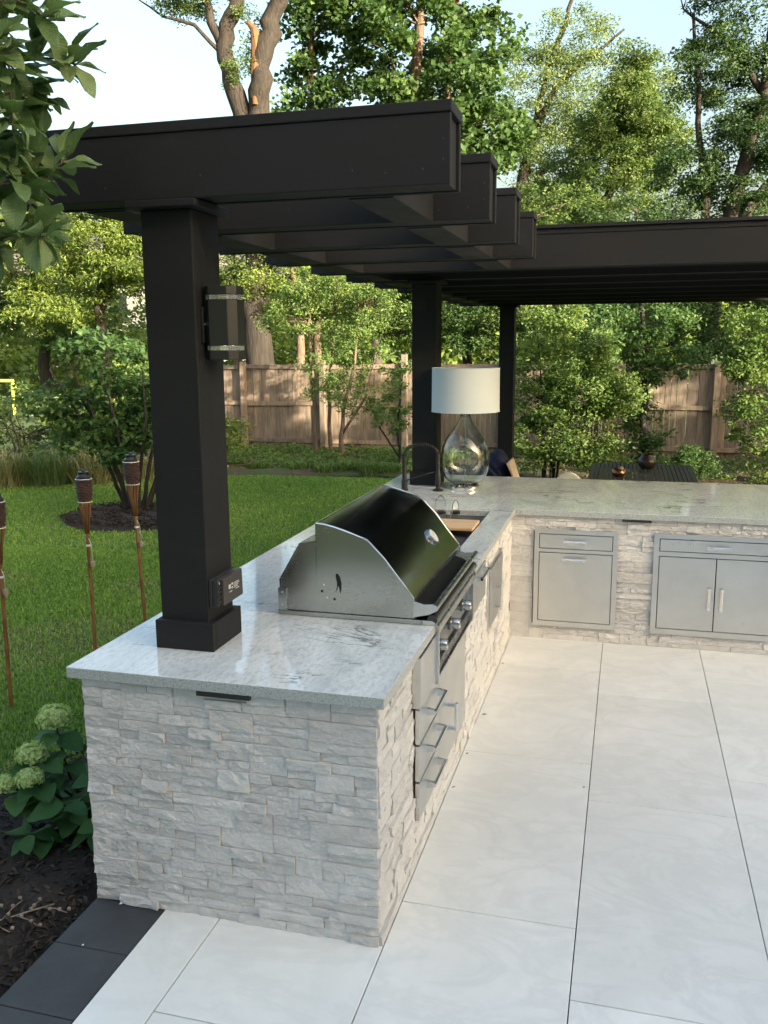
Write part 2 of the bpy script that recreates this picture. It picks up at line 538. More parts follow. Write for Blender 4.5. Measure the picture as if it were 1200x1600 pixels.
def copy_part(o, parent, off=(0, 0, 0), rot=None, name=None):
    c = o.copy()
    C.objects.link(c)
    c.parent = parent
    c.location = off
    if rot: c.rotation_euler = rot
    if name: c.name = name
    ORG[c] = org(parent)
    return c


def copy_tree(o, loc, parent=None, rotz=None):
    c = o.copy()
    C.objects.link(c)
    c.parent = parent
    if parent is None:
        c.location = loc
        if rotz is not None: c.rotation_euler = (0, 0, rotz)
    for ch in list(o.children):
        copy_tree(ch, None, c)
    return c


def np_mesh(name, V, F, material, parent=None, loc=(0, 0, 0), tone=None, smooth=False):
    """V (n,3) in world coordinates, F (m,k)"""
    o0 = np.array(org(parent)) if parent is not None else np.array(loc)
    me = bpy.data.meshes.new(name)
    n, (m, k) = len(V), F.shape
    me.vertices.add(n)
    me.vertices.foreach_set("co", (V - o0).astype(np.float32).ravel())
    me.loops.add(m * k)
    me.loops.foreach_set("vertex_index", F.astype(np.int32).ravel())
    me.polygons.add(m)
    me.polygons.foreach_set("loop_start", np.arange(0, m * k, k, dtype=np.int32))
    me.polygons.foreach_set("loop_total", np.full(m, k, dtype=np.int32))
    me.update(calc_edges=True)
    if tone is not None:
        a = me.attributes.new("tone", 'FLOAT', 'POINT')
        a.data.foreach_set("value", tone.astype(np.float32))
    me.materials.append(M[material])
    if smooth:
        me.polygons.foreach_set("use_smooth", np.ones(m, dtype=bool))
    return add_mesh(name, me, parent, tuple(o0))


def unit(a):
    return a / (np.linalg.norm(a, axis=-1, keepdims=True) + 1e-9)


def leaf_arrays(P, L, tone, wr=0.5, up=0.5, fold=0.18, droop=0.2):
    """diamond leaves of two triangles folded along the midrib"""
    n = len(P)
    d = rng.normal(size=(n, 3)); d[:, 2] = d[:, 2] * 0.6 - droop
    d = unit(d)
    nr = rng.normal(size=(n, 3)); nr[:, 2] += up * 2
    nr = unit(nr - d * np.sum(nr * d, 1, keepdims=True))
    s = np.cross(d, nr)
    L = L[:, None]
    W = L * wr * 0.5
    b = P
    t = P + d * L - nr * L * 0.08
    mid = P + d * L * 0.45
    s1 = mid + s * W + nr * L * fold * 0.5
    s2 = mid - s * W + nr * L * fold * 0.5
    V = np.stack([b, s1, t, s2], 1).reshape(-1, 3)
    i = np.arange(n)[:, None] * 4
    F = np.concatenate([i + np.array([[0, 2, 1]]), i + np.array([[0, 3, 2]])], 0)
    return V, F, np.repeat(tone, 4)


def clump_points(centers, radii, per, flat=0.6):
    """points spread inside flattened clumps"""
    n = len(centers)
    d = unit(rng.normal(size=(n, per, 3)))
    r = rng.random((n, per, 1)) ** 0.55
    q = d * r * radii[:, None, None]
    q[..., 2] *= flat
    return (centers[:, None, :] + q).reshape(-1, 3)


def crown_centers(ellipsoids, n, hollow=0.35):
    """clump centres in a union of ellipsoids (cx,cy,cz,rx,ry,rz,weight)"""
    w = np.array([e[6] for e in ellipsoids]); w = w / w.sum()
    out = []
    for e, k in zip(ellipsoids, rng.multinomial(n, w)):
        d = unit(rng.normal(size=(k, 3)))
        r = (hollow + (1 - hollow) * rng.random((k, 1)) ** 0.6)
        out.append(np.array(e[:3]) + d * r * np.array(e[3:6]))
    return np.concatenate(out)


def wobble_path(a, b, n, amp, sag=0.0):
    a, b = Vector(a), Vector(b)
    pts = []
    L = (b - a).length
    for i in range(n + 1):
        t = i / n
        p = a.lerp(b, t)
        if 0 < i < n:
            p += Vector((random.gauss(0, amp), random.gauss(0, amp), random.gauss(0, amp * 0.6))) * L
        p.z += sag * L * math.sin(math.pi * t)
        pts.append(p)
    return pts


def path_at(path, t):
    k = t * (len(path) - 1)
    i = min(int(k), len(path) - 2)
    return path[i].lerp(path[i + 1], k - i)


def tree(name, label, cat, base, stems, ell, n_clump, per, leaf, leafm, bark, clump_r=(0.3, 0.7), limbs=0.35, group=None,
         wr=0.5, flat=0.6, up=0.5, limb_r=0.03, hollow=0.35, droop=0.2, tone_mid=0.5, start=0.3, tn=8):
    """stems: list of (path points, radius at foot, radius at top); first stem is the trunk"""
    t = thing(name, label, cat, base, group)
    mb = MB()
    paths = []
    for pts, r0, r1 in stems:
        pts = [Vector(p) for p in pts]
        fine = []
        for i in range(len(pts) - 1):
            for k in range(4):
                q = pts[i].lerp(pts[i + 1], k / 4)
                if k: q += Vector((random.gauss(0, r0 * 0.25), random.gauss(0, r0 * 0.25), 0))
                fine.append(q)
        fine.append(pts[-1])
        m = len(fine) - 1
        rad = [(r0 + (r1 - r0) * (i / m)) * random.uniform(0.93, 1.07) for i in range(m + 1)]
        mb.tube(fine, rad, tn)
        paths.append(fine)
    cen = crown_centers(ell, n_clump, hollow)
    for c in cen:
        if random.random() < limbs:
            best = None
            for pth in paths:
                for q in pth[int(len(pth) * start):]:
                    if q.z > c[2] + 0.2: continue
                    d = (q - Vector(c)).length
                    if best is None or d < best[0]: best = (d, q)
            if best is None: continue
            Lb = best[0]
            pp = wobble_path(best[1], c, 4, 0.05, 0.06)
            mb.tube(pp, [limb_r * (1 - 0.2 * i) * (0.5 + 0.35 * Lb) for i in range(5)], 5, False)
    mb.build("trunk", bark, t, smooth='all')
    rad = rng.uniform(clump_r[0], clump_r[1], len(cen))
    P = clump_points(cen, rad, per, flat)
    ct = np.repeat(rng.normal(tone_mid, 0.16, len(cen)), per)
    tone = np.clip(ct + rng.normal(0, 0.16, len(P)), 0, 1)
    L = rng.uniform(0.7, 1.25, len(P)) * leaf
    V, F, T = leaf_arrays(P, L, tone, wr, up, 0.18, droop)
    np_mesh("crown", V, F, leafm, t, tone=T)
    return t


# ================================================================== THE SETTING
GZ = -0.10                                                # lawn level; the patio surface is z = 0


def struct(name, mb, material, **kw):
    o = mb.build(name, material, **kw)
    o["kind"] = "structure"
    return o


# ground: one sheet to the horizon, denser near the camera
def ground_z(x, y):
    return GZ + 0.02 * math.sin(x * 0.9 + 1) * math.sin(y * 0.7) - 0.0 * y


def build_ground():
    xs = sorted(set(list(np.arange(-20, 12.1, 0.8)) + [-400, -200, -100, -60, -40, -28, 18, 28, 50, 100, 200, 400]))
    ys = sorted(set(list(np.arange(-4, 24.1, 0.8)) + [-400, -200, -100, -50, -25, -12, 30, 40, 60, 100, 200, 400]))
    V = [(x, y, ground_z(x, y) if abs(x) < 30 and abs(y) < 40 else GZ) for y in ys for x in xs]
    n = len(xs)
    F = [(j * n + i, j * n + i + 1, (j + 1) * n + i + 1, (j + 1) * n + i) for j in range(len(ys) - 1) for i in range(n - 1)]
    struct("lawn", MB().add(V, F), "soil_lawn", smooth='all')


build_ground()


def sheet(name, outline, z, material, sub=0.35, amp=0.012):
    """filled outline as a low bumpy bed"""
    bm = bmesh.new()
    vs = [bm.verts.new((x, y, z)) for x, y in outline]
    bm.faces.new(vs)
    xs = [p[0] for p in outline]; ys = [p[1] for p in outline]
    for ax, lo, hi in ((0, min(xs), max(xs)), (1, min(ys), max(ys))):
        k = int((hi - lo) / sub)
        for i in range(1, k):
            co = [0, 0, 0]; no = [0, 0, 0]
            co[ax] = lo + (hi - lo) * i / k; no[ax] = 1
            bmesh.ops.bisect_plane(bm, geom=bm.verts[:] + bm.edges[:] + bm.faces[:], plane_co=co, plane_no=no)
    for v in bm.verts:
        if not v.is_boundary:
            v.co.z += random.uniform(0.01, amp + 0.02)
        else:
            v.co.z -= 0.03
    bmesh.ops.recalc_face_normals(bm, faces=bm.faces)
    me = bpy.data.meshes.new(name)
    bm.to_mesh(me); bm.free()
    for f in me.polygons: f.use_smooth = True
    me.materials.append(M[material])
    o = add_mesh(name, me)
    o["kind"] = "structure"
    return o


sheet("planting_bed", [(-1.10, -3.2), (-1.10, 1.5), (-1.22, 3.2), (-1.55, 3.0), (-1.75, 1.6), (-2.1, 0.75), (-2.6, 0.2), (-3.4, -0.4), (-3.6, -3.2)], -0.055, "mulch", 0.2, 0.02)
sheet("fence_bed", [(-12, 7.8), (-9.2, 8.7), (-7.7, 9.5), (-6.2, 10.6), (-5.0, 11.1), (-3.2, 11.4), (-1.4, 11.2), (-0.6, 10.4), (1, 10.1), (8, 9.6), (8, 16), (-12, 16)], -0.065, "litter_soil", 0.4, 0.03)
_ring = [(-5.15 + 1.02 * math.cos(a) * (1 + 0.06 * math.sin(3 * a)), 7.30 + 0.86 * math.sin(a)) for a in np.linspace(0, 2 * math.pi, 26)[:-1]]
sheet("mulch_ring", _ring, -0.07, "mulch", 0.16, 0.035)


def build_patio():
    root = tag(MB().box(-1.11, 6.0, -6.5, 5.2, -0.13, -0.036).build("patio", "joint"), kind="structure")
    j = 0.0019

    def slab(x0, x1, y0, y1):
        b = MB().box(x0 + j, x1 - j, y0 + j, y1 - j, -0.035, random.uniform(-0.0006, 0.0006))
        b.build("slab", "patio_slab", root, bevel=0.0015, seg=1)
    cols = [(0.0135, 0.650), (0.650, 1.282), (1.282, 1.914), (1.914, 2.546), (2.546, 3.178)]
    offs = [0.265, -0.095, 0.265, -0.095, 0.265]
    for (x0, x1), o in zip(cols, offs):
        y = o - 1.3 * 3
        while y < 3.47:
            slab(x0, x1, y, min(y + 1.3, 3.50))
            y += 1.3
    slab(-0.4, 0.0135, 0.035, 3.5)
    # narrower course beside the counter end
    for y0, y1 in ((-2.6, -1.78), (-1.78, -0.474), (-0.474, 0.03)):
        slab(-0.60, 0.0135, y0, y1)
    for y0, y1 in ((-2.6, -1.3), (-1.3, 0.03)):
        slab(-0.818, -0.60, y0, y1)
    # dark edging pavers
    y = 0.06
    for L in (0.32, 0.31, 0.33, 0.31, 0.32, 0.32, 0.32):
        b = MB().box(-1.108 + j, -0.818 - j * 2, y - L + j, y - j, -0.033, random.uniform(-0.004, -0.001))
        b.build("edging_paver", "dark_paver", root, bevel=0.003, seg=2)
        y -= L


build_patio()

# dry leaf scraps caught along the foot of the counter
for (x, y, s, lb) in ((0.035, 2.02, 0.016, "largest of the brown leaf scraps on the patio along the stone wall"), (0.03, 1.52, 0.011, "brown leaf scrap on the patio level with the upright door handle"), (0.028, 2.86, 0.012, "brown leaf scrap on the patio nearest the inner corner"), (0.03, 1.16, 0.010, "brown leaf scrap by the stone wall, nearest the camera"), (0.62, 1.31, 0.009, "brown leaf scrap beside a slab joint, away from the wall")):
    tag(MB().add([(x, y, 0.0012), (x + s, y + s * .4, 0.004), (x + s * 1.7, y + s * 1.3, 0.0015), (x + s * .5, y + s * 1.2, 0.005)], [(0, 1, 3), (1, 2, 3)]).build("leaf_scrap", "torn_wood", loc=(x, y, 0)),
        lb, "leaf scrap", "leaf scraps on the patio")
# bits of debris on the dark pavers
for (x, y, s) in ((-1.0, -0.02, 0.006), (-1.0, -0.26, 0.004)):
    tag(MB().add([(x, y, 0.0), (x + s * 2, y + s, 0.0), (x + s, y + s * 2.5, 0.001), (x + s * 0.6, y + s, s)], [(0, 1, 3), (1, 2, 3), (2, 0, 3), (0, 2, 1)]).build("stone_chip", "cord_white", loc=(x, y, 0)),
        "white stone chip on the dark pavers touching the stone wall" if y > -0.1 else "white stone chip lying in the middle of the dark pavers", "stone chip")


# ------------------------------------------------------------------ counter with ledger stone
W, LEN, HS, HT = 1.0865, 3.4488, 0.879, 0.920
kitchen = thing("kitchen_counter", "L-shaped outdoor kitchen counter of pale split stone with polished grey granite top", "counter", (-0.5, 1.7, 0))
core = MB()
core.box(-W + 0.012, -0.012, 0.012, 4.86, 0.004, HS - 0.002)
core.build("wall_core", "mortar", kitchen)
core = MB().box(-0.011, 3.2, LEN + 0.012, 4.60, 0.005, HS - 0.003)
core.build("wall_core", "mortar", kitchen)


def lay_stones(U, H, openings, rh=0.0366, du=0.02):
    nu, nr = int(round(U / du)), int(round(H / rh))
    occ = np.zeros((nr, nu), bool)
    for (u0, u1, v0, v1) in openings:
        occ[int(math.floor(v0 / rh + 0.62)):int(math.ceil(v1 / rh - 0.62)), int(round(u0 / du)):int(round(u1 / du))] = True
    out = []
    for r in range(nr):
        c = 0
        while c < nu:
            if occ[r, c]:
                c += 1
                continue
            run = 0
            while c + run < nu and not occ[r, c + run]: run += 1
            k = random.choice((4, 5, 6, 7, 7, 8, 9, 10, 12, 14))
            if run - k < 4: k = run if run < 13 else run // 2
            h = 1
            if random.random() < 0.2 and r + 1 < nr and not occ[r + 1, c:c + k].any() and k > 4: h = 2
            occ[r:r + h, c:c + k] = True
            out.append((c * du, (c + k) * du, r * rh, (r + h) * rh))
            c += k
    return out


def stone_verts(u0, u1, v0, v1, g=0.0009, base=-0.012, nu=5, nv=2):
    """rock-faced block: (u, v, depth) grid of the face plus its sides"""
    pr = abs(random.gauss(0.003, 0.0052)) + 0.0005
    tu, tv = random.gauss(0, 0.003), random.gauss(0, 0.003)
    u0, u1, v0, v1 = u0 + g, u1 - g, v0 + g, v1 - g
    if v1 - v0 > 0.06: nv, nu = 3, 4
    if u1 - u0 < 0.11 and nv == 2: nu = 3
    V, F = [], []
    cu, cv = random.random(), random.random()
    for j in range(nv + 1):
        for i in range(nu + 1):
            a, b = i / nu, j / nv
            edge = i in (0, nu) or j in (0, nv)
            d = pr + tu * (a - 0.5) + tv * (b - 0.5) + random.uniform(-0.0032, 0.0036)
            if edge: d -= random.uniform(0.0, 0.0016)
            else:
                a += random.uniform(-0.25, 0.25) / nu
                b += random.uniform(-0.2, 0.2) / nv
            V.append((u0 + (u1 - u0) * a, v0 + (v1 - v0) * b, max(d, -0.003)))
    w = nu + 1
    for j in range(nv):
        for i in range(nu):
            q = (j * w + i, j * w + i + 1, (j + 1) * w + i + 1, (j + 1) * w + i)
            if random.random() < 0.5:
                F += [(q[0], q[1], q[2]), (q[0], q[2], q[3])]
            else:
                F += [(q[0], q[1], q[3]), (q[1], q[2], q[3])]
    ring = [i for i in range(w)] + [j * w + nu for j in range(1, nv + 1)] + [nv * w + i for i in range(nu - 1, -1, -1)] + [j * w for j in range(nv - 1, 0, -1)]
    k = len(V)
    for q in ring: V.append((V[q][0], V[q][1], base))
    n = len(ring)
    F += [(ring[i], k + i, k + (i + 1) % n, ring[(i + 1) % n]) for i in range(n)]
    return V, F


def stone_face(name, label, to_world, stones, limit, key=None):
    holder = None
    lst = sorted(stones, key=key) if key else stones
    rest = MB()
    for i, (u0, u1, v0, v1) in enumerate(lst):
        V, F = stone_verts(u0, u1, v0, v1)
        Vw = [to_world(*p) for p in V]
        if holder is None:
            # backing sheet of the stone veneer carries the stones
            holder = MB().add([to_world(a, b, -0.0115) for a, b in label[1]], [tuple(range(len(label[1])))]).build(name, "mortar", kitchen)
        if i < limit:
            MB().add(Vw, F).build("stone", "ledger_stone", holder)
        else:
            rest.add(Vw, F)
    if rest.v:
        o = rest.build("stones", "ledger_stone", kitchen)
        o["kind"] = "stuff"
    return holder


# end wall facing the camera (u along -x from the corner), stones also wrap past the left edge
S_end = lay_stones(W + 0.0135, HS, [], 0.036625)
stone_face("stone_veneer", ("", [(0.02, 0.0), (W - 0.02, 0.0), (W - 0.02, HS - 0.01), (0.02, HS - 0.01)]), lambda u, v, d: (-u, -d, v), S_end, 170)
# long face towards the patio (u along +y)
open_run = [(0.50, 1.52, 0.185, 0.67), (0.48, 2.12, 0.665, 0.90), (2.32, 2.86, 0.385, 0.78)]
S_run = [s for s in lay_stones(LEN, HS, open_run, 0.036625)]
stone_face("stone_veneer", ("", [(0.02, 0.0), (0.49, 0.0), (0.49, HS - 0.01), (0.02, HS - 0.01)]), lambda u, v, d: (d, u, v), S_run, 60, key=lambda s: s[0])
# face of the bar leg
open_leg = [(0.165, 0.727, 0.10, 0.79), (0.957, 1.76, 0.10, 0.79)]
S_leg = lay_stones(2.40, HS, open_leg, 0.036625)
stone_face("stone_veneer", ("", [(0.0, 0.0), (2.4, 0.0), (2.4, 0.09), (0.0, 0.09)]), lambda u, v, d: (u, LEN - d, v), S_leg, 70, key=lambda s: s[0])
# lawn side, plain courses too small to see singly
rest = MB()
for s in lay_stones(4.86, HS, [], 0.0879, 0.02):
    V, F = stone_verts(*s, nu=2, nv=1)
    rest.add([(-W - d, u, v) for u, v, d in V], F)
o = rest.build("stones", "ledger_stone", kitchen); o["kind"] = "stuff"


# granite top: an L with cut-outs for grill and sink, polished top face, honed edge
def granite_top():
    ov, ovl = 0.0313, 0.056
    x0, x1, ye = -W - ovl, ov, 4.93
    xs = [x0, -0.60, -0.55, -0.125, 0.0, x1, 3.3]
    ys = [-ov, 0.765, 1.755, 2.19, 3.312, LEN - ov, ye]

    def solid(i, j):
        a, b = (xs[i] + xs[i + 1]) / 2, (ys[j] + ys[j + 1]) / 2
        if a > x1 and b < LEN - ov: return False
        if a > -0.60 and 0.765 < b < 1.755: return False            # grill
        if -0.55 < a < -0.125 and 2.19 < b < 3.312: return False     # sink
        return True
    nx, ny = len(xs) - 1, len(ys) - 1
    top = MB()
    idx = {}

    def vid(i, j, k):
        if (i, j, k) not in idx:
            idx[(i, j, k)] = len(top.v)
            top.v.append((xs[i], ys[j], (HS + 0.0005, HT)[k]))
        return idx[(i, j, k)]

    def face(q, m):
        top.f.append(q); top.mi.append(m)
    for i in range(nx):
        for j in range(ny):
            if not solid(i, j): continue
            face((vid(i, j, 1), vid(i + 1, j, 1), vid(i + 1, j + 1, 1), vid(i, j + 1, 1)), 0)
            face((vid(i, j, 0), vid(i, j + 1, 0), vid(i + 1, j + 1, 0), vid(i + 1, j, 0)), 1)
            for di, dj, e in ((-1, 0, ((i, j), (i, j + 1))), (1, 0, ((i + 1, j + 1), (i + 1, j))), (0, -1, ((i + 1, j), (i, j))), (0, 1, ((i, j + 1), (i + 1, j + 1)))):
                a, b = i + di, j + dj
                if not (0 <= a < nx and 0 <= b < ny and solid(a, b)):
                    face((vid(*e[0], 0), vid(*e[0], 1), vid(*e[1], 1), vid(*e[1], 0)), 1)
    o = top.build("granite_top", ["granite", "granite_edge"], kitchen, bevel=0.003, seg=2)
    return o


gt = granite_top()
# black outlet strips under the overhang
MB().box(-0.637, -0.440, -0.029, -0.008, 0.8615, 0.8775).build("outlet_strip", "black_plastic", kitchen, bevel=0.001)
MB().box(0.745, 0.935, LEN - 0.029, LEN - 0.008, 0.8625, 0.8780).build("outlet_strip", "black_plastic", kitchen, bevel=0.001)


# ------------------------------------------------------------------ built-in stainless fronts
def bar_handle(parent, a, b, out, r=0.006, flat=False):
    """a, b: fixing points on the panel, out: vector off the panel"""
    a, b, out = Vector(a), Vector(b), Vector(out)
    d = (b - a).normalized()
    mb = MB()
    mb.tube([a - d * 0.012 + out, a + out, b + out, b + d * 0.012 + out], r, 10)
    for p in (a, b):
        mb.tube([p, p + out], r * 1.35, 8)
    return mb.build("handle", "chrome", parent, smooth=True)


def front_x(parent, name, x, y0, y1, z0, z1, t=0.018, m="steel_panel"):
    return box_part(name, m, parent, x - t, x, y0, y1, z0, z1, 0.002)


def front_y(parent, name, y, x0, x1, z0, z1, t=0.018, m="steel_panel"):
    return box_part(name, m, parent, x0, x1, y, y + t, z0, z1, 0.002)


def frame_y(parent, y, x0, x1, z0, z1, holes):
    """flat flange frame with real openings, in the xz plane"""
    xs = sorted({x0, x1, *[h[0] for h in holes], *[h[1] for h in holes]})
    zs = sorted({z0, z1, *[h[2] for h in holes], *[h[3] for h in holes]})
    mb = MB()
    for i in range(len(xs) - 1):
        for j in range(len(zs) - 1):
            a, b = (xs[i] + xs[i + 1]) / 2, (zs[j] + zs[j + 1]) / 2
            if any(h[0] < a < h[1] and h[2] < b < h[3] for h in holes): continue
            mb.box(xs[i], xs[i + 1], y, y + 0.012, zs[j], zs[j + 1])
    bm = bmesh.new()
    return mb.build("frame", "steel_panel", parent)


YL = LEN - 0.022
t1 = thing("drawer_unit", "stainless steel trash drawer unit with one shallow drawer above, nearest the inner corner", "cabinet", (0.446, LEN, 0.1), "built-in steel units in the bar leg")
frame_y(t1, YL, 0.167, 0.725, 0.100, 0.788, [(0.199, 0.693, 0.652, 0.757), (0.199, 0.693, 0.136, 0.628)])
box_part("recess", "dark_gap", t1, 0.18, 0.71, YL + 0.014, YL + 0.016, 0.11, 0.78)
d = front_y(t1, "drawer", YL - 0.002, 0.2035, 0.6885, 0.6565, 0.7525)
bar_handle(d, (0.375, YL - 0.002, 0.713), (0.505, YL - 0.002, 0.713), (0, -0.034, 0), 0.0098)
d = front_y(t1, "drawer", YL - 0.002, 0.2035, 0.6885, 0.1405, 0.6235)
bar_handle(d, (0.375, YL - 0.002, 0.588), (0.505, YL - 0.002, 0.588), (0, -0.034, 0), 0.0098)
t2 = thing("door_unit", "wide stainless steel unit with two doors below one long drawer, cut by the frame", "cabinet", (1.356, LEN, 0.1), "built-in steel units in the bar leg")
frame_y(t2, YL, 0.957, 1.755, 0.100, 0.792, [(0.992, 1.720, 0.672, 0.760), (0.992, 1.720, 0.138, 0.642)])
box_part("recess", "dark_gap", t2, 0.97, 1.74, YL + 0.014, YL + 0.016, 0.11, 0.78)
d = front_y(t2, "drawer", YL - 0.002, 0.997, 1.715, 0.677, 0.755)
bar_handle(d, (1.297, YL - 0.002, 0.717), (1.425, YL - 0.002, 0.717), (0, -0.034, 0), 0.0098)
d = front_y(t2, "door", YL - 0.002, 0.997, 1.353, 0.143, 0.637)
bar_handle(d, (1.318, YL - 0.002, 0.305), (1.318, YL - 0.002, 0.435), (0, -0.036, 0), 0.011)
d = front_y(t2, "door", YL - 0.002, 1.359, 1.715, 0.143, 0.637)
bar_handle(d, (1.395, YL - 0.002, 0.305), (1.395, YL - 0.002, 0.435), (0, -0.036, 0), 0.011)

# doors and drawers under the grill
XF = 0.026
t3 = thing("drawer_stack", "stainless three-drawer stack with tall door under the grill", "cabinet", (0, 1.0, 0.19))
box_part("recess", "steel_panel", t3, -0.011, 0.0, 0.50, 1.515, 0.187, 0.662)
for z0, z1, zh in ((0.512, 0.655, 0.598), (0.357, 0.505, 0.440), (0.192, 0.350, 0.285)):
    d = front_x(t3, "drawer", XF, 0.505, 0.884, z0, z1)
    hb = MB()
    for yy in (0.632, 0.842):                      # cast end brackets
        hb.prism([(XF, zh + 0.014), (XF + 0.036, zh + 0.008), (XF + 0.040, zh - 0.004), (XF + 0.030, zh - 0.010), (XF, zh - 0.016)], 'y', yy, yy + 0.016)
    hb.tube([(XF + 0.034, 0.63, zh), (XF + 0.034, 0.86, zh)], 0.0075, 10)
    hb.build("handle", "chrome", d, smooth=True)
d = front_x(t3, "door", XF, 0.890, 1.510, 0.192, 0.658)
bar_handle(d, (XF, 1.08, 0.335), (XF, 1.08, 0.445), (0.038, 0, 0), 0.0085)
t4 = thing("refrigerator_door", "flush stainless access door with slim upright handle between grill and inner corner", "cabinet", (0, 2.59, 0.39))
box_part("frame", "steel_panel", t4, -0.011, 0.020, 2.325, 2.855, 0.388, 0.775, 0.002)
d = front_x(t4, "door", XF + 0.002, 2.345, 2.835, 0.408, 0.755, 0.0075)
bar_handle(d, (XF + 0.002, 2.575, 0.465), (XF + 0.002, 2.575, 0.590), (0.03, 0, 0), 0.007)
t5 = thing("warming_drawer", "stainless front panel with short bar handle right beside the grill knobs", "cabinet", (0, 1.86, 0.67))
box_part("panel", "steel_panel", t5, -0.011, 0.030, 1.625, 2.115, 0.672, 0.874, 0.003)
hb = MB()
for yy in (1.80, 2.02):
    hb.prism([(0.030, 0.852), (0.062, 0.848), (0.066, 0.838), (0.030, 0.822)], 'y', yy, yy + 0.016)
hb.tube([(0.060, 1.80, 0.842), (0.060, 2.036, 0.842)], 0.0075, 10)
hb.build("handle", "chrome", t5, smooth=True)

# sink
sk = thing("sink", "black undermount sink set in the granite beyond the grill", "sink", (-0.34, 2.75, 0.70))
mb = MB()
mb.box(-0.56, -0.115, 2.18, 3.322, 0.690, 0.700)
mb.box(-0.565, -0.553, 2.18, 3.322, 0.700, 0.879); mb.box(-0.122, -0.110, 2.18, 3.322, 0.700, 0.879)
mb.box(-0.553, -0.122, 2.175, 2.187, 0.700, 0.879); mb.box(-0.553, -0.122, 3.315, 3.327, 0.700, 0.879)
mb.build("basin", "black_plastic", sk)
MB().lathe([(0.045, 0), (0.045, 0.006), (0.03, 0.008), (0.012, 0.004)], (-0.34, 3.0, 0.7005), 20).build("drain", "chrome", sk, smooth=True)
cb = tag(MB().box(-0.575, -0.128, 2.60, 2.872, HT + 0.0015, HT + 0.021).build("cutting_board", "board_wood", loc=(-0.35, 2.73, HT + 0.0015), bevel=0.004), "pale wooden cutting board lying across the sink behind the grill", "cutting board")


def wire_clip(x, y, rz, hb, label):
    """clear jar whose wire bail stands up over the lid"""
    t = thing("wire_jar", label, "jar", (x, y, 0.702), "wire-handled jars in the sink")
    MB().lathe([(0.034, 0.0), (0.036, 0.01), (0.036, 0.212), (0.030, 0.237), (0.030, 0.252), (0.027, 0.252), (0.027, 0.237), (0.033, 0.210), (0.033, 0.006), (0.0, 0.006)], (x, y, 0.702), 20, False).build("jar_body", "clear_glass", t, smooth=True)
    MB().lathe([(0.031, 0), (0.032, 0.004), (0.032, 0.014), (0.026, 0.018)], (x, y, 0.9545), 20).build("lid", "black_metal", t, smooth=True)
    c, s = math.cos(rz), math.sin(rz)
    mb = MB()
    pts = []
    for k in range(19):
        a = math.pi * (1 - k / 18)
        u = 0.036 * math.cos(a)
        pts.append((x + c * u, y + s * u, 0.967 + hb * math.sin(a) ** 0.7))
    mb.tube(pts, 0.003, 6)
    for sg in (-1, 1):
        mb.tube([(x + c * 0.034 * sg, y + s * 0.034 * sg, 0.967), (x + c * 0.040 * sg - s * 0.012, y + s * 0.040 * sg + c * 0.012, 0.927), (x + c * 0.036 * sg, y + s * 0.036 * sg, 0.897)], 0.0026, 6)
    mb.build("wire_bail", "chrome", t, smooth=True)


wire_clip(-0.400, 2.96, 0.1, 0.105, "jar with a round upright wire loop, the left of two beside the board")
wire_clip(-0.305, 2.985, 1.15, 0.075, "jar with its wire loop seen edge-on, right of the other wire jar")


# ------------------------------------------------------------------ grill
g = thing("gas_grill", "built-in stainless gas grill with dark polished hood set into the granite counter", "grill", (-0.3, 1.26, 0.92))
y0, y1 = 0.749, 1.765
# base tray and flange
MB().box(-0.643, -0.02, y0 - 0.006, y1 + 0.006, HT + 0.0012, 0.940).build("base_flange", "steel_side", g, bevel=0.002)
mb = MB().prism([(-0.018, HT + 0.0012), (-0.018, 0.940), (0.022, 0.940), (0.034, 0.934), (0.040, 0.922), (0.040, HT + 0.0012)], 'y', y0 - 0.006, y1 + 0.006)
mb.build("front_nose", "steel", g, smooth=True)
# firebox below the counter
box_part("firebox", "steel", g, -0.595, -0.008, 0.775, 1.745, 0.70, HT)
# fixed side panels and back
for yy in (y0 + 0.004, y1 - 0.010):
    MB().prism([(-0.628, 0.942), (-0.634, 1.073), (-0.542, 1.229), (-0.472, 1.246), (-0.360, 1.20), (-0.10, 1.00), (-0.06, 0.942)], 'y', yy, yy + 0.006).build("side_panel", "steel_side", g)
MB().prism([(-0.634, 0.942), (-0.636, 1.074), (-0.544, 1.231), (-0.466, 1.249), (-0.466, 1.243), (-0.540, 1.225), (-0.628, 1.071), (-0.628, 0.942)], 'y', y0 + 0.001, y1 - 0.001).build("back_panel", "steel_side", g)
for yy in (y0 - 0.005, y1 - 0.008):
    b = MB().prism([(-0.642, 0.9405), (-0.642, 1.036), (-0.602, 1.036), (-0.602, 0.9405)], 'y', yy, yy + 0.010).build("corner_bracket", "steel", g, bevel=0.0015)
    for zz in (0.965, 1.018):
        MB().lathe([(0.004, 0.0), (0.004, -0.002), (0.002, -0.003)], (-0.622, yy, zz), 10, axis='y').build("screw", "chrome", b)
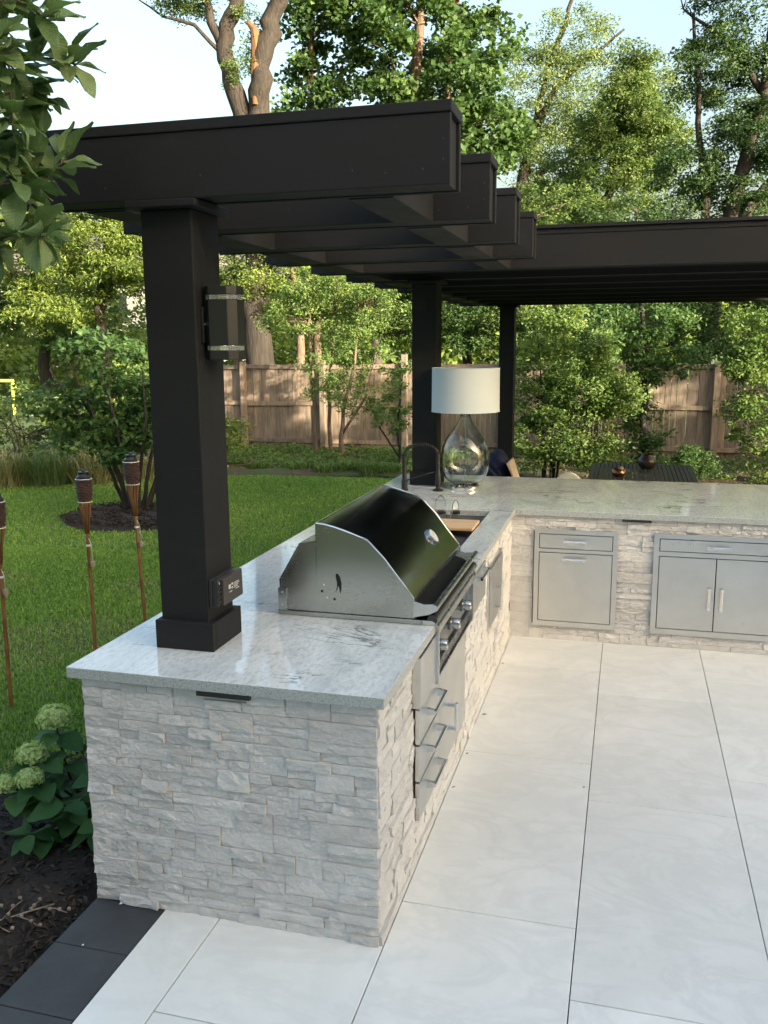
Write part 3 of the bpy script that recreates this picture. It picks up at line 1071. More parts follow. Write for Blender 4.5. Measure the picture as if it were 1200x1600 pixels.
# hood: curved shell and two side plates with bead
prof = [(-0.467, 1.320), (-0.430, 1.3165), (-0.390, 1.308), (-0.354, 1.2975), (-0.300, 1.280), (-0.262, 1.266), (-0.248, 1.259), (-0.236, 1.248), (-0.178, 1.188), (-0.120, 1.113), (-0.057, 1.032), (-0.053, 1.020), (-0.053, 0.946)]
inner = [(x - 0.004 if i else x, z - 0.005) for i, (x, z) in enumerate(prof)]
inner[-1] = (-0.058, 0.946)
hood = MB().prism(prof + inner[::-1], 'y', y0 - 0.001, y1 + 0.001).build("hood", "steel_hood", g, smooth=True)
side = [(-0.4665, 1.317), (-0.4665, 1.064), (-0.420, 0.985), (-0.363, 0.946), (-0.056, 0.946), (-0.0555, 1.020), (-0.060, 1.032), (-0.123, 1.113), (-0.181, 1.186), (-0.240, 1.246), (-0.252, 1.257), (-0.356, 1.294), (-0.392, 1.305), (-0.432, 1.3135)]
for yy in (y0 - 0.0035, y1 - 0.0005):
    MB().prism(side, 'y', yy, yy + 0.004).build("hood_side", "steel_side", hood)
MB().prism([(-0.470, 1.322), (-0.470, 1.06), (-0.464, 1.06), (-0.464, 1.322)], 'y', y0 - 0.002, y1 + 0.002).build("hood_back", "steel_hood", hood)
# crease line pressed across the hood and the bright bead along its near edge
bead = [(x, y0 - 0.0025, z + 0.001) for x, z in prof]
MB().tube(bead, 0.0035, 8).build("edge_bead", "chrome", hood, smooth=True)
bead = [(x, y1 + 0.0025, z + 0.001) for x, z in prof]
MB().tube(bead, 0.0035, 8).build("edge_bead", "chrome", hood, smooth=True)
# curved vent slot and screws on the near side plate
slot = [(-0.384, 1.112), (-0.376, 1.113), (-0.366, 1.100), (-0.360, 1.075), (-0.360, 1.050), (-0.3655, 1.026), (-0.370, 1.050), (-0.3735, 1.062), (-0.379, 1.045), (-0.3865, 1.032), (-0.3795, 1.056), (-0.379, 1.075), (-0.384, 1.098)]
MB().prism(slot, 'y', y0 - 0.0042, y0 - 0.0030).build("vent_slot", "dark_gap", g)
for x, z, mm in ((-0.437, 1.063, "chrome"), (-0.445, 1.034, "dark_gap"), (-0.423, 1.008, "chrome"), (-0.391, 1.003, "dark_gap")):
    MB().lathe([(0.0055, 0.0), (0.0055, -0.0012), (0.003, -0.003)], (x, y0 - 0.0034, z), 12, axis='y').build("screw", mm, g)
# thermometer on the sloping hood front
tc = Vector((-0.132, 1.455, 1.131)); nrm = Vector((0.79, 0, 0.613)).normalized()
tu = Vector((0, 1, 0)); tv = nrm.cross(tu)


def disc(r, h0, h1, material, name, n=28):
    vs = []
    for h in (h0, h1):
        for k in range(n):
            a = 2 * math.pi * k / n
            vs.append(tc + nrm * h + (tu * math.cos(a) + tv * math.sin(a)) * r)
    fs = [tuple(range(n)), tuple(range(n, 2 * n))] + [(k, (k + 1) % n, n + (k + 1) % n, n + k) for k in range(n)]
    return MB().add(vs, fs).build(name, material, th, bevel=0.002)


th = MB().add([tc + nrm * -0.006 + (tu * math.cos(a) + tv * math.sin(a)) * 0.02 for a in np.linspace(0, 2 * math.pi, 13)[:-1]] + [tc + nrm * 0.0 + (tu * math.cos(a) + tv * math.sin(a)) * 0.02 for a in np.linspace(0, 2 * math.pi, 13)[:-1]],
              [tuple(range(12)), tuple(range(12, 24))] + [(k, (k + 1) % 12, 12 + (k + 1) % 12, 12 + k) for k in range(12)]).build("thermometer", "chrome", g)
disc(0.042, -0.004, 0.012, "chrome", "bezel")
disc(0.034, 0.010, 0.0135, "dial_white", "dial")
MB().add([tc + nrm * 0.0145 + tu * 0.003, tc + nrm * 0.0145 - tu * 0.003, tc + nrm * 0.0145 + tv * 0.026 + tu * 0.012], [(0, 1, 2)]).build("needle", "dark_gap", th)
# hood handle
mb = MB().tube([(0.036, y0 - 0.02, 0.997), (0.036, y1 - 0.04, 0.997)], 0.0135, 14)
mb.build("handle_bar", "steel", g, smooth=True)
for yy in (y0 + 0.002, y1 - 0.075):
    MB().prism([(-0.054, 0.950), (-0.054, 1.018), (-0.046, 1.018), (-0.010, 1.008), (0.030, 1.0115), (0.044, 1.007), (0.0505, 0.995), (0.042, 0.983), (0.010, 0.966), (-0.030, 0.957)], 'y', yy - 0.012, yy - 0.004).build("handle_bracket", "steel", g, bevel=0.001)
MB().prism([(-0.052, 0.998), (-0.052, 1.004), (0.030, 0.9805), (0.030, 0.976)], 'y', y0 + 0.004, y1 - 0.07).build("heat_shield", "hood_black", g)
# rolled bull-nose and control panel
mb = MB().tube([(0.022, y0 + 0.0, 0.942), (0.022, y1 - 0.09, 0.942)], 0.021, 16)
mb.build("bull_nose", "hood_black", g, smooth=True)
MB().prism([(0.012, 0.918), (0.041, 0.918), (0.047, 0.912), (0.047, 0.880), (0.012, 0.880)], 'y', y0 + 0.012, 1.622).build("top_rail", "steel", g, bevel=0.002)
box_part("panel_end", "steel_panel", g, -0.008, 0.036, 0.483, 0.765, 0.668, 0.874, 0.003)
box_part("panel_end", "steel_panel", g, -0.008, 0.0465, 1.606, 1.622, 0.675, 0.8795, 0.001)
box_part("panel_end", "steel_panel", g, -0.008, 0.0465, 0.767, 0.785, 0.662, 0.8795, 0.001)
MB().prism([(-0.006, 0.879), (0.010, 0.879), (0.022, 0.745), (0.006, 0.745)], 'y', 0.787, 1.604).build("control_panel", "steel_hood", g)
for k, yy in enumerate((0.860, 1.152, 1.447)):
    kn = MB().lathe([(0.030, 0.0), (0.031, 0.004), (0.031, 0.010), (0.026, 0.012), (0.0245, 0.020), (0.0235, 0.044), (0.021, 0.047), (0.018, 0.044), (0.0, 0.044)], (0.016, yy, 0.805), 24, axis='x').build("knob", "knob_steel", g, smooth=True)
    MB().box(0.059, 0.0665, yy - 0.004, yy + 0.004, 0.785, 0.826).build("grip", "steel", kn, bevel=0.001)
# louvred strip under the knobs
MB().prism([(0.0, 0.744), (0.024, 0.744), (0.030, 0.690), (0.0, 0.690)], 'y', 0.787, 1.604).build("louvre_strip", "dark_gap", g)
mb = MB()
for k in range(78):
    yy = 0.792 + k * 0.0104
    mb.box(0.024, 0.034, yy, yy + 0.0045, 0.694, 0.741)
o = mb.build("louvres", "steel", g); o["kind"] = "stuff"
MB().prism([(0.0, 0.689), (0.042, 0.689), (0.042, 0.678), (0.0, 0.678)], 'y', 0.787, 1.604).build("bottom_rail", "steel", g, bevel=0.001)


# ------------------------------------------------------------------ pergola
pg = thing("pergola", "dark brown painted timber pergola with boxed rafters over the kitchen counter", "pergola", (-0.8, 3.0, 0))
RB, RT = 2.530, 2.742
XL = -1.45


def rafter(k, x_end):
    ya = 0.22 + 0.82 * k
    r = MB().box(XL, x_end, ya, ya + 0.022, RB, RT).build("rafter", "dark_paint", pg, bevel=0.003)
    box_part("back_board", "dark_paint", r, XL, x_end, ya + 0.158, ya + 0.180, RB, RT, 0.003)
    box_part("bottom_board", "dark_paint", r, XL + 0.012, x_end - 0.012, ya + 0.0222, ya + 0.1578, RB + 0.005, RB + 0.022)
    box_part("top_cap", "dark_paint", r, XL - 0.006, x_end + 0.004, ya - 0.006, ya + 0.186, RT + 0.0005, RT + 0.035, 0.003)
    box_part("end_panel", "dark_paint", r, x_end - 0.030, x_end - 0.012, ya + 0.0225, ya + 0.1575, RB + 0.0225, RT - 0.0005)
    box_part("end_panel", "dark_paint", r, XL + 0.012, XL + 0.030, ya + 0.0225, ya + 0.1575, RB + 0.0225, RT - 0.0005)
    return r


for k in range(4):
    r = rafter(k, 0.188)
    if k < 2:
        ya = 0.22 + 0.82 * k
        for sx, sz in ((0.165, 2.605), (0.165, 2.665), (0.10, 2.578), (-0.02, 2.572), (-0.13, 2.586), (-1.02, 2.575), (-0.66, 2.60)):
            MB().lathe([(0.0035, 0.0), (0.0035, -0.0012), (0.002, -0.0018)], (sx, ya, sz), 8, axis='y').build("screw", "black_plastic", r)
for k in range(4, 12):
    rafter(k, 2.95)
# boarded roof over the seating side, added to keep sky light off the rafters
for k in range(24):
    ya = 3.475 + k * 0.252
    box_part("shade_roof_board", "dark_paint", pg, -1.43, 2.93, ya, ya + 0.2495, RT + 0.0365, RT + 0.056)
# girders run between the rafters
for gx0, gx1, kmax in ((-0.200, -0.041, 4), (-1.217, -1.058, 11)):
    for k in range(kmax):
        ya = 0.22 + 0.82 * k
        box_part("girder", "dark_paint", pg, gx0, gx1, ya + 0.1805, ya + 0.8195, RB - 0.004, RT - 0.02, 0.002)


def pergola_post(ya, z0, plinth=True):
    p = MB().box(-0.917, -0.722, ya, ya + 0.212, z0 + 0.0015, 2.503).build("post", "dark_paint", pg, bevel=0.004)
    box_part("cap", "dark_paint", p, -0.940, -0.680, ya - 0.058, ya + 0.235, 2.504, 2.5285, 0.003)
    if plinth:
        mb = MB()
        x0, x1, b0, b1 = -0.931, -0.695, ya - 0.027, ya + 0.225
        mb.box(x0, x1, b0, b0 + 0.0255, z0 + 0.001, z0 + 0.109)
        mb.box(x0, x1, ya + 0.2125, b1, z0 + 0.001, z0 + 0.109)
        mb.box(x0, -0.9175, b0 + 0.0256, ya + 0.2124, z0 + 0.001, z0 + 0.109)
        mb.box(-0.7215, x1, b0 + 0.0256, ya + 0.2124, z0 + 0.001, z0 + 0.109)
        mb.build("plinth", "dark_paint", p, bevel=0.002)
    return p


pergola_post(0.262, HT)
pergola_post(4.335, HT)
pergola_post(9.27, GZ)
pergola_post(9.27, GZ).location.x = 3.55

# sconce on the near post
sc = thing("wall_sconce", "black up-and-down outdoor wall light with two clear glass bands on near post", "wall light", (-0.7, 0.36, 2.11))
box_part("back_plate", "black_metal", sc, -0.7215, -0.712, 0.300, 0.425, 2.050, 2.175, 0.002)
MB().lathe([(0.005, 0), (0.005, 0.004), (0.002, 0.006)], (-0.712, 0.312, 2.115), 10, axis='x').build("screw", "chrome", sc)
hexo = [(-0.712, 0.318), (-0.690, 0.300), (-0.620, 0.300), (-0.594, 0.330), (-0.594, 0.390), (-0.620, 0.420), (-0.690, 0.420), (-0.712, 0.402)]
hexi = [(x * 0.94 + -0.653 * 0.06, y * 0.94 + 0.36 * 0.06) for x, y in hexo]
MB().prism(hexo, 'z', 2.040, 2.200).build("body", "black_metal", sc, bevel=0.002)
for z0, z1 in ((2.2005, 2.2165), (2.0235, 2.0395)):
    MB().prism(hexi, 'z', z0, z1).build("glass_band", "band_glass", sc)
MB().prism(hexo, 'z', 2.217, 2.247).build("top_cap", "black_metal", sc, bevel=0.002)
MB().prism(hexo, 'z', 1.990, 2.023).build("bottom_cap", "black_metal", sc, bevel=0.002)

# weatherproof outlet cover low on the near post
oc = thing("outlet_cover", "dark weatherproof outlet cover with pale warning print low on near post", "outlet cover", (-0.7, 0.36, 1.08))
box_part("base", "black_plastic", oc, -0.7215, -0.706, 0.266, 0.466, 1.080, 1.192, 0.004)
MB().prism([(0.295, 1.084), (0.295, 1.188), (0.36, 1.186), (0.41, 1.194), (0.462, 1.190), (0.466, 1.084)], 'x', -0.7055, -0.672).build("lid", "cover_grey", oc, bevel=0.005)
hg = box_part("hinge", "black_plastic", oc, -0.7055, -0.684, 0.266, 0.290, 1.086, 1.188, 0.003)
for zz in (1.10, 1.118, 1.136, 1.154):
    box_part("rib", "black_plastic", hg, -0.686, -0.680, 0.264, 0.2925, zz, zz + 0.008, 0.001)
MB().lathe([(0.006, 0), (0.006, 0.003), (0.003, 0.004)], (-0.684, 0.279, 1.176), 12, axis='x').build("screw", "chrome", hg)
pr = MB()
for (a, b, zz, h) in ((0.335, 0.352, 1.138, 0.016), (0.360, 0.372, 1.148, 0.008), (0.360, 0.370, 1.134, 0.007), (0.380, 0.424, 1.150, 0.0025), (0.380, 0.430, 1.144, 0.0025), (0.380, 0.420, 1.138, 0.0025), (0.380, 0.415, 1.132, 0.0025), (0.340, 0.364, 1.124, 0.003), (0.395, 0.428, 1.124, 0.0025)):
    pr.box(-0.672, -0.6712, a, b, zz, zz + h)
pr.build("print", "dial_white", oc)


# ------------------------------------------------------------------ things on the counter
lx, ly = -0.466, 4.235
lamp = thing("table_lamp", "clear glass teardrop table lamp with white drum shade on the counter", "lamp", (lx, ly, HT))
MB().lathe([(0.114, 0.001), (0.116, 0.010), (0.114, 0.026), (0.104, 0.034), (0.090, 0.036)], (lx, ly, HT), 36).build("foot", "chrome", lamp, smooth=True)
outp = [(0.092, 0.0375), (0.135, 0.062), (0.168, 0.105), (0.186, 0.155), (0.191, 0.215), (0.188, 0.275), (0.176, 0.335), (0.152, 0.390), (0.118, 0.440), (0.084, 0.485), (0.058, 0.525), (0.043, 0.56), (0.037, 0.60)]
inp = [(r - 0.004, h + (0.004 if i == 0 else 0)) for i, (r, h) in enumerate(outp)]
MB().lathe(outp + inp[::-1] + [(0.0005, 0.0415)], (lx, ly, HT), 48, False).build("glass_body", "clear_glass", lamp, smooth='all')
MB().lathe([(0.040, 0.596), (0.042, 0.602), (0.042, 0.618), (0.024, 0.630), (0.020, 0.68), (0.018, 0.70)], (lx, ly, HT), 24).build("collar", "chrome", lamp, smooth=True)
MB().tube([(lx, ly, HT + 0.036), (lx, ly, HT + 0.60)], 0.004, 8).build("rod", "chrome", lamp, smooth=True)
sh = MB().lathe([(0.263, 0.605), (0.260, 0.940), (0.257, 0.940), (0.260, 0.605), (0.263, 0.605)], (lx, ly, HT), 56, False).build("lamp_shade", "shade_fabric", lamp, smooth=True)
mb = MB()
for zz, rr in ((0.607, 0.2635), (0.938, 0.2605)):
    mb.tube([(lx + rr * math.cos(a), ly + rr * math.sin(a), HT + zz) for a in np.linspace(0, 2 * math.pi, 49)], 0.003, 6, False)
mb.build("trim", "shade_fabric", sh, smooth='all')
mb = MB()
for a in (0.3, 0.3 + 2.094, 0.3 + 4.188):
    mb.tube([(lx, ly, HT + 0.90), (lx + 0.255 * math.cos(a), ly + 0.255 * math.sin(a), HT + 0.925)], 0.002, 5)
mb.tube([(lx, ly, HT + 0.69), (lx, ly, HT + 0.93)], 0.004, 6)
mb.build("spider", "chrome", sh)
tag(MB().tube([(-0.615, 4.24, HT + 0.004), (-0.66, 4.20, HT + 0.004), (-0.75, 4.19, HT + 0.004), (-0.86, 4.20, HT + 0.004), (-0.96, 4.27, HT + 0.004), (-0.99, 4.42, HT + 0.004)], 0.0035, 6).build("lamp_cord", "cord_white", loc=(-0.66, 4.2, HT), smooth='all'),
    "thin white lamp cord lying on the granite in front of the far post", "cord")

# spring faucet
fx, fy = -0.905, 4.03
fa = thing("faucet", "matte black pull-down faucet with spring arch on the counter", "faucet", (fx, fy, HT))
MB().lathe([(0.030, 0.001), (0.030, 0.012), (0.024, 0.016), (0.022, 0.06), (0.026, 0.064), (0.026, 0.075), (0.017, 0.08), (0.016, 0.265), (0.020, 0.27), (0.020, 0.285)], (fx, fy, HT), 18).build("column", "black_metal", fa, smooth=True)
arch = []
for k in range(25):
    a = math.pi * (1 - k / 24)
    arch.append(Vector((fx + 0.130 + 0.130 * math.cos(a), fy + 0.03 * k / 24, HT + 0.285 + 0.075 * math.sin(a))))
MB().tube(arch, 0.008, 8).build("hose", "black_metal", fa, smooth='all')
coil = []
for k in range(25 * 12):
    t = k / (25 * 12 - 1)
    q = path_at(arch, t)
    q2 = path_at(arch, min(t + 0.01, 1)) - path_at(arch, max(t - 0.01, 0))
    q2.normalize()
    u = Vector((0, 1, 0)); w = q2.cross(u)
    a = t * 2 * math.pi * 24
    coil.append(q + (u * math.cos(a) + w * math.sin(a)) * 0.0145)
MB().tube(coil, 0.0032, 5).build("spring", "black_metal", fa, smooth='all')
ex, ey = arch[-1].x, arch[-1].y
MB().lathe([(0.014, 0.285), (0.017, 0.26), (0.017, 0.15), (0.022, 0.13), (0.024, 0.05), (0.020, 0.045)], (ex, ey, HT), 16).build("spray_head", "black_metal", fa, smooth=True)
MB().lathe([(0.042, 0.001), (0.042, 0.010), (0.020, 0.018), (0.018, 0.044)], (ex, ey, HT), 18).build("spray_dock", "black_metal", fa, smooth=True)
MB().tube([(fx, fy, HT + 0.075), (fx + 0.12, fy + 0.012, HT + 0.115), (ex - 0.01, ey, HT + 0.155)], 0.004, 6).build("support_arm", "black_metal", fa, smooth='all')

# ------------------------------------------------------------------ seating side: table, chairs
tb = thing("slatted_table", "dark slatted outdoor dining table behind the bar counter", "table", (0.91, 6.9, GZ))
tx0, tx1, ty0, ty1, tz = 0.392, 1.435, 6.23, 7.56, 0.72
n = 22
pitch = (tx1 - tx0 - 0.10) / n
for k in range(n):
    xa = tx0 + 0.05 + k * pitch
    box_part("slat", "table_wood", tb, xa + 0.0035, xa + pitch - 0.0035, ty0 + 0.051, ty1 - 0.051, tz - 0.020, tz, 0.001)
for a in ((tx0, tx0 + 0.05, ty0, ty1), (tx1 - 0.05, tx1, ty0, ty1), (tx0 + 0.0505, tx1 - 0.0505, ty0, ty0 + 0.05), (tx0 + 0.0505, tx1 - 0.0505, ty1 - 0.05, ty1)):
    box_part("frame_board", "table_wood", tb, a[0], a[1], a[2], a[3], tz - 0.055, tz + 0.001, 0.002)
for xx in (tx0 + 0.01, tx1 - 0.08):
    for yy in (ty0 + 0.01, ty1 - 0.08):
        box_part("leg", "table_wood", tb, xx, xx + 0.07, yy, yy + 0.07, GZ - 0.02, tz - 0.056, 0.002)
tag(MB().lathe([(0.045, 0.001), (0.085, 0.03), (0.10, 0.075), (0.092, 0.11), (0.065, 0.135), (0.06, 0.15), (0.072, 0.16), (0.066, 0.16), (0.05, 0.145), (0.05, 0.02), (0.0, 0.015)], (0.97, 7.15, tz + 0.001), 28, True).build("planter_pot", "ceramic_dark", loc=(0.97, 7.15, tz), smooth=True),
    "small dark round pot standing near the far end of the slatted table", "pot")
bw = thing("copper_bowl", "small copper coloured bowl on near edge of the slatted table", "bowl", (0.69, 6.50, tz))
MB().lathe([(0.03, 0.002), (0.055, 0.012), (0.075, 0.045), (0.070, 0.075), (0.062, 0.083), (0.058, 0.080), (0.066, 0.070), (0.070, 0.045), (0.05, 0.018), (0.0, 0.012)], (0.69, 6.50, tz), 24, False).build("bowl_body", "copper", bw, smooth=True)
MB().lathe([(0.024, 0.0), (0.030, 0.012), (0.024, 0.03), (0.008, 0.038)], (0.71, 6.49, tz + 0.072), 16).build("candle", "cork", bw, smooth=True)

# bar stool with tan back and navy jacket
st = thing("bar_stool", "tan wooden bar stool seen just past the counter's back edge under the far post", "stool", (-0.33, 5.45, GZ))
for sx in (-0.17, 0.17):
    for sy in (-0.17, 0.17):
        MB().tube([(-0.33 + sx * 1.15, 5.45 + sy * 1.15, GZ - 0.02), (-0.33 + sx * 0.85, 5.45 + sy * 0.85, 0.70)], [0.018, 0.022], 8).build("leg", "tan_wood", st, smooth=True)
box_part("seat", "tan_wood", st, -0.53, -0.13, 5.25, 5.65, 0.70, 0.735, 0.01)
MB().prism([(-0.20, 0.736), (-0.235, 0.80), (-0.225, 0.87), (-0.28, 0.985), (-0.255, 1.005), (-0.165, 0.736)], 'y', 5.28, 5.62).build("backrest", "tan_wood", st, bevel=0.006)


def cloth_heap(name, label, cx, cy_, z0, rx, ry, h, material):
    bm = bmesh.new()
    bmesh.ops.create_icosphere(bm, subdivisions=4, radius=1)
    rs = random.Random(3)
    ph = [(rs.uniform(2, 5), rs.uniform(2, 5), rs.uniform(2, 5), rs.uniform(0, 6)) for _ in range(9)]
    for v in bm.verts:
        p = v.co.copy()
        d = 0
        for i, (a, b, c, q) in enumerate(ph):
            d += (0.10 if i < 3 else 0.07) * math.sin(a * p.x * (1 + i // 3) + b * p.y * (1 + i // 3) + c * p.z * (1 + i // 3) + q)
        p *= (1 + d)
        v.co = (p.x * rx, p.y * ry, max(p.z, -0.55) * h / 1.6 + 0.55 * h / 1.6)
    me = bpy.data.meshes.new(name); bm.to_mesh(me); bm.free()
    for f in me.polygons: f.use_smooth = True
    me.materials.append(M[material])
    return tag(add_mesh(name, me, None, (cx, cy_, z0)), label, "jacket")


cloth_heap("folded_jacket", "crumpled navy blue jacket on the bar stool behind the glass lamp", -0.405, 5.44, 0.737, 0.135, 0.15, 0.31, "navy_cloth")
# pale canvas chair whose back just shows over the counter
ch = thing("canvas_chair", "pale canvas chair back peeking over the counter beside the slatted table", "chair", (0.25, 6.0, GZ))
bk = []
for k in range(11):
    u = k / 10
    bk.append((0.04 + 0.40 * u, 0.60 + 0.225 * math.sin(math.pi * min(1, (u * 0.92 + 0.1) ** 1.15)) ** 0.8))
MB().prism([(0.04, 0.34)] + bk + [(0.44, 0.34)], 'y', 5.98, 6.03).build("backrest", "canvas", ch, bevel=0.008)
box_part("seat", "canvas", ch, 0.04, 0.44, 6.035, 6.20, 0.32, 0.37, 0.012)
for sx in (0.06, 0.42):
    for sy in (6.0, 6.18):
        MB().tube([(sx, sy, GZ - 0.02), (sx, sy, 0.325)], 0.014, 8).build("leg", "black_metal", ch, smooth=True)


# ------------------------------------------------------------------ bamboo torches
def torch(x, y, ztop, lean, label, cork_z, full=True):
    t = thing("bamboo_torch", label, "torch", (x, y, GZ), "bamboo garden torches along the lawn edge")
    lx_, ly_ = lean

    def P(z, dx=0.0, dy=0.0):
        k = z - GZ
        return (x + lx_ * k + dx, y + ly_ * k + dy, z)
    zs = ztop - 0.40
    path, rad = [], []
    z = GZ - 0.10
    while z < zs:
        zn = min(z + random.uniform(0.13, 0.2), zs)
        path += [P(z + 0.004), P(z + 0.012), P((z + zn) / 2), P(zn - 0.006)]
        rad += [0.0145, 0.0118, 0.0112, 0.0122]
        z = zn
    MB().tube(path, rad, 10).build("pole", "bamboo", t, smooth='all')
    # split strips flare up to the woven basket
    for k in range(8):
        a = 2 * math.pi * k / 8
        c, s = math.cos(a), math.sin(a)
        MB().tube([P(zs - 0.03, 0.011 * c, 0.011 * s), P(zs + 0.07, 0.020 * c, 0.020 * s), P(zs + 0.17, 0.036 * c, 0.036 * s), P(zs + 0.20, 0.040 * c, 0.040 * s)], 0.0052, 5).build("split_strip", "bamboo", t, smooth='all')
    b = MB()
    z0, z1 = zs + 0.185, ztop - 0.055
    rows = 15
    prof_ = []
    for i in range(rows):
        za = z0 + (z1 - z0) * i / rows
        dz = (z1 - z0) / rows
        rr = 0.040 + 0.012 * min(1, i / 6)
        prof_ += [(rr - 0.002, za - z0), (rr + 0.0035, za + dz * 0.5 - z0), (rr - 0.002, za + dz * 0.95 - z0)]
    c0 = P(z0)
    n_ = 24
    vs, fs = [], []
    for i, (r_, h) in enumerate(prof_):
        q = P(z0 + h)
        for k in range(n_):
            a = 2 * math.pi * k / n_
            rr = r_ + (0.0022 if (k + (i // 3)) % 3 == 0 else -0.001)
            vs.append((q[0] + rr * math.cos(a), q[1] + rr * math.sin(a), q[2]))
    for i in range(len(prof_) - 1):
        for k in range(n_):
            fs.append((i * n_ + k, i * n_ + (k + 1) % n_, (i + 1) * n_ + (k + 1) % n_, (i + 1) * n_ + k))
    fs.append(tuple((len(prof_) - 1) * n_ + k for k in range(n_)))
    b.add(vs, fs).build("woven_basket", "wicker", t)
    for zz in (z0 + 0.004, z1 - 0.002):
        mb = MB()
        q = P(zz)
        rr = 0.045 if zz < (z0 + z1) / 2 else 0.053
        mb.tube([(q[0] + rr * math.cos(a), q[1] + rr * math.sin(a), zz) for a in np.linspace(0, 2 * math.pi, 21)], 0.003, 5, False)
        mb.build("rim", "cord_white", t, smooth='all')
    q = P(z1 + 0.001)
    MB().lathe([(0.046, 0.0), (0.046, 0.012), (0.040, 0.018), (0.034, 0.030), (0.036, 0.033), (0.036, 0.045), (0.014, 0.050), (0.012, 0.062), (0.0, 0.063)], q, 20).build("snuffer_cap", "black_metal", t, smooth=True)
    zt = zs - 0.11
    q = P(zt)
    MB().lathe([(0.0135, -0.007), (0.0145, 0.0), (0.0135, 0.007)], q, 12).build("binding", "cord_white", t, smooth='all')
    # cork on a string hangs from the binding
    qa = P(zs - 0.06, 0.014, -0.012); qc = P(cork_z + 0.02, 0.033, -0.012)
    MB().tube([qa, P(zs - 0.09, 0.03, -0.014), P((zs + cork_z) / 2, 0.032, -0.012), qc], 0.0016, 5).build("string", "cord_white", t, smooth='all')
    MB().lathe([(0.015, -0.017), (0.0165, 0.0), (0.0165, 0.015), (0.013, 0.018)], (qc[0], qc[1], cork_z), 12).build("cork", "cork", t, smooth=True)


torch(-2.725, 2.50, 1.232, (0.0, 0.0), "bamboo torch standing between the leftmost torch and the one by the post", 0.60)
torch(-2.45, 2.72, 1.325, (-0.035, 0.0), "tallest leaning bamboo torch, nearest the dark post", 0.70)
torch(-2.79, 1.69, 1.215, (0.012, 0.0), "leftmost bamboo torch, half cut off by the picture edge", 0.62)


# ------------------------------------------------------------------ fence
FY = 14.90
fence = thing("picket_fence", "weathered brown wooden fence with pointed pickets across the back of the garden", "fence", (-1, FY, GZ))
pk = None
x = -8.6
while x < 8.0:
    w = 0.094
    top = 1.735 + 0.02 * math.sin(x * 1.9)
    if pk is None:
        pk = MB().prism([(-w / 2, 0.0), (w / 2, 0.0), (w / 2, 1.78), (w * 0.25, 1.835), (-w * 0.25, 1.835), (-w / 2, 1.78)], 'y', 0, 0.018)
        me_o = pk.build("picket", "fence_wood", None)
        me = me_o.data
        bpy.data.objects.remove(me_o)
    o = bpy.data.objects.new("picket", me)
    C.objects.link(o)
    o.parent = fence
    o.location = (x + 1, random.uniform(0, 0.008), top - 1.835 + random.uniform(-0.012, 0.012))
    o.rotation_euler = (0, random.gauss(0, 0.004), 0)
    x += w + random.uniform(0.002, 0.007)
posts = [-9.0 + 1.952 * i for i in range(9)]
posts = [-8.6, -7.05, -5.30, -3.57, -1.60, 0.35, 2.30, 4.25, 6.2, 7.95]
for i, xp in enumerate(posts):
    box_part("fence_post", "fence_wood", fence, xp - 0.055, xp + 0.055, FY - 0.150, FY - 0.045, GZ - 0.1, 1.84 if i == 3 else 1.70, 0.006)
    if i + 1 < len(posts):
        for zz in (0.03, 0.80, 1.555):
            s_ = random.uniform(-0.012, 0.012)
            b = MB().prism([(xp + 0.001, zz + s_), (posts[i + 1] - 0.001, zz - s_), (posts[i + 1] - 0.001, zz - s_ + 0.085), (xp + 0.001, zz + s_ + 0.085)], 'y', FY - 0.043, FY - 0.004)
            b.build("rail", "fence_wood", fence, bevel=0.003, seg=1)


# ------------------------------------------------------------------ trees beyond the fence
def T(name, label, base, stems, ell, **kw):
    b = (base[0], base[1], GZ)
    return tree(name, label, kw.pop("cat", "tree"), b, stems, ell, **kw)


G1 = "tall trees beyond the fence"
# the big twin-trunked tree
T("twin_trunk_tree", "tall twin-trunked tree with torn orange limb rising above the near beam", (-7.7, 17.2),
  [([(-7.72, 17.2, GZ - .1), (-7.70, 17.2, 2.0), (-7.62, 17.2, 4.5), (-7.72, 17.2, 7.0)], 0.33, 0.30),
   ([(-7.75, 17.2, 6.2), (-8.05, 17.2, 7.6), (-8.30, 17.2, 8.6), (-7.95, 17.2, 9.4), (-7.5, 17.3, 11.5), (-7.6, 17.3, 14.0)], 0.23, 0.12),
   ([(-7.62, 17.2, 6.2), (-7.50, 17.2, 7.6), (-7.30, 17.2, 8.6), (-6.95, 17.2, 9.4), (-6.4, 17.2, 11.5), (-5.8, 17.2, 14.0)], 0.27, 0.14),
   ([(-8.28, 17.2, 8.55), (-8.55, 17.1, 9.1), (-8.75, 17.0, 10.2), (-9.2, 17.0, 11.5)], 0.12, 0.05),
   ([(-8.2, 17.2, 8.3), (-8.9, 17.0, 9.05), (-9.6, 16.9, 9.25), (-10.3, 16.9, 9.75)], 0.055, 0.012)],
  [(-9.0, 17.0, 9.65, 0.75, 0.7, 0.38, 2.2), (-8.3, 17.1, 10.2, 0.7, 0.7, 0.5, 1), (-7.6, 17.2, 8.9, 0.35, 0.4, 0.7, 0.5), (-7.9, 17.2, 12.2, 2.6, 2.0, 1.3, 4), (-6.3, 17.2, 12.8, 2.0, 2.0, 1.5, 3), (-7.9, 17.0, 8.2, .3, .3, .6, .4)],
  n_clump=190, per=100, leaf=0.07, leafm="leaf_olive", bark="bark_dark", clump_r=(0.18, 0.42), limbs=0.4, limb_r=0.012, group=G1, tn=14)
torn = bpy.data.objects["twin_trunk_tree"]
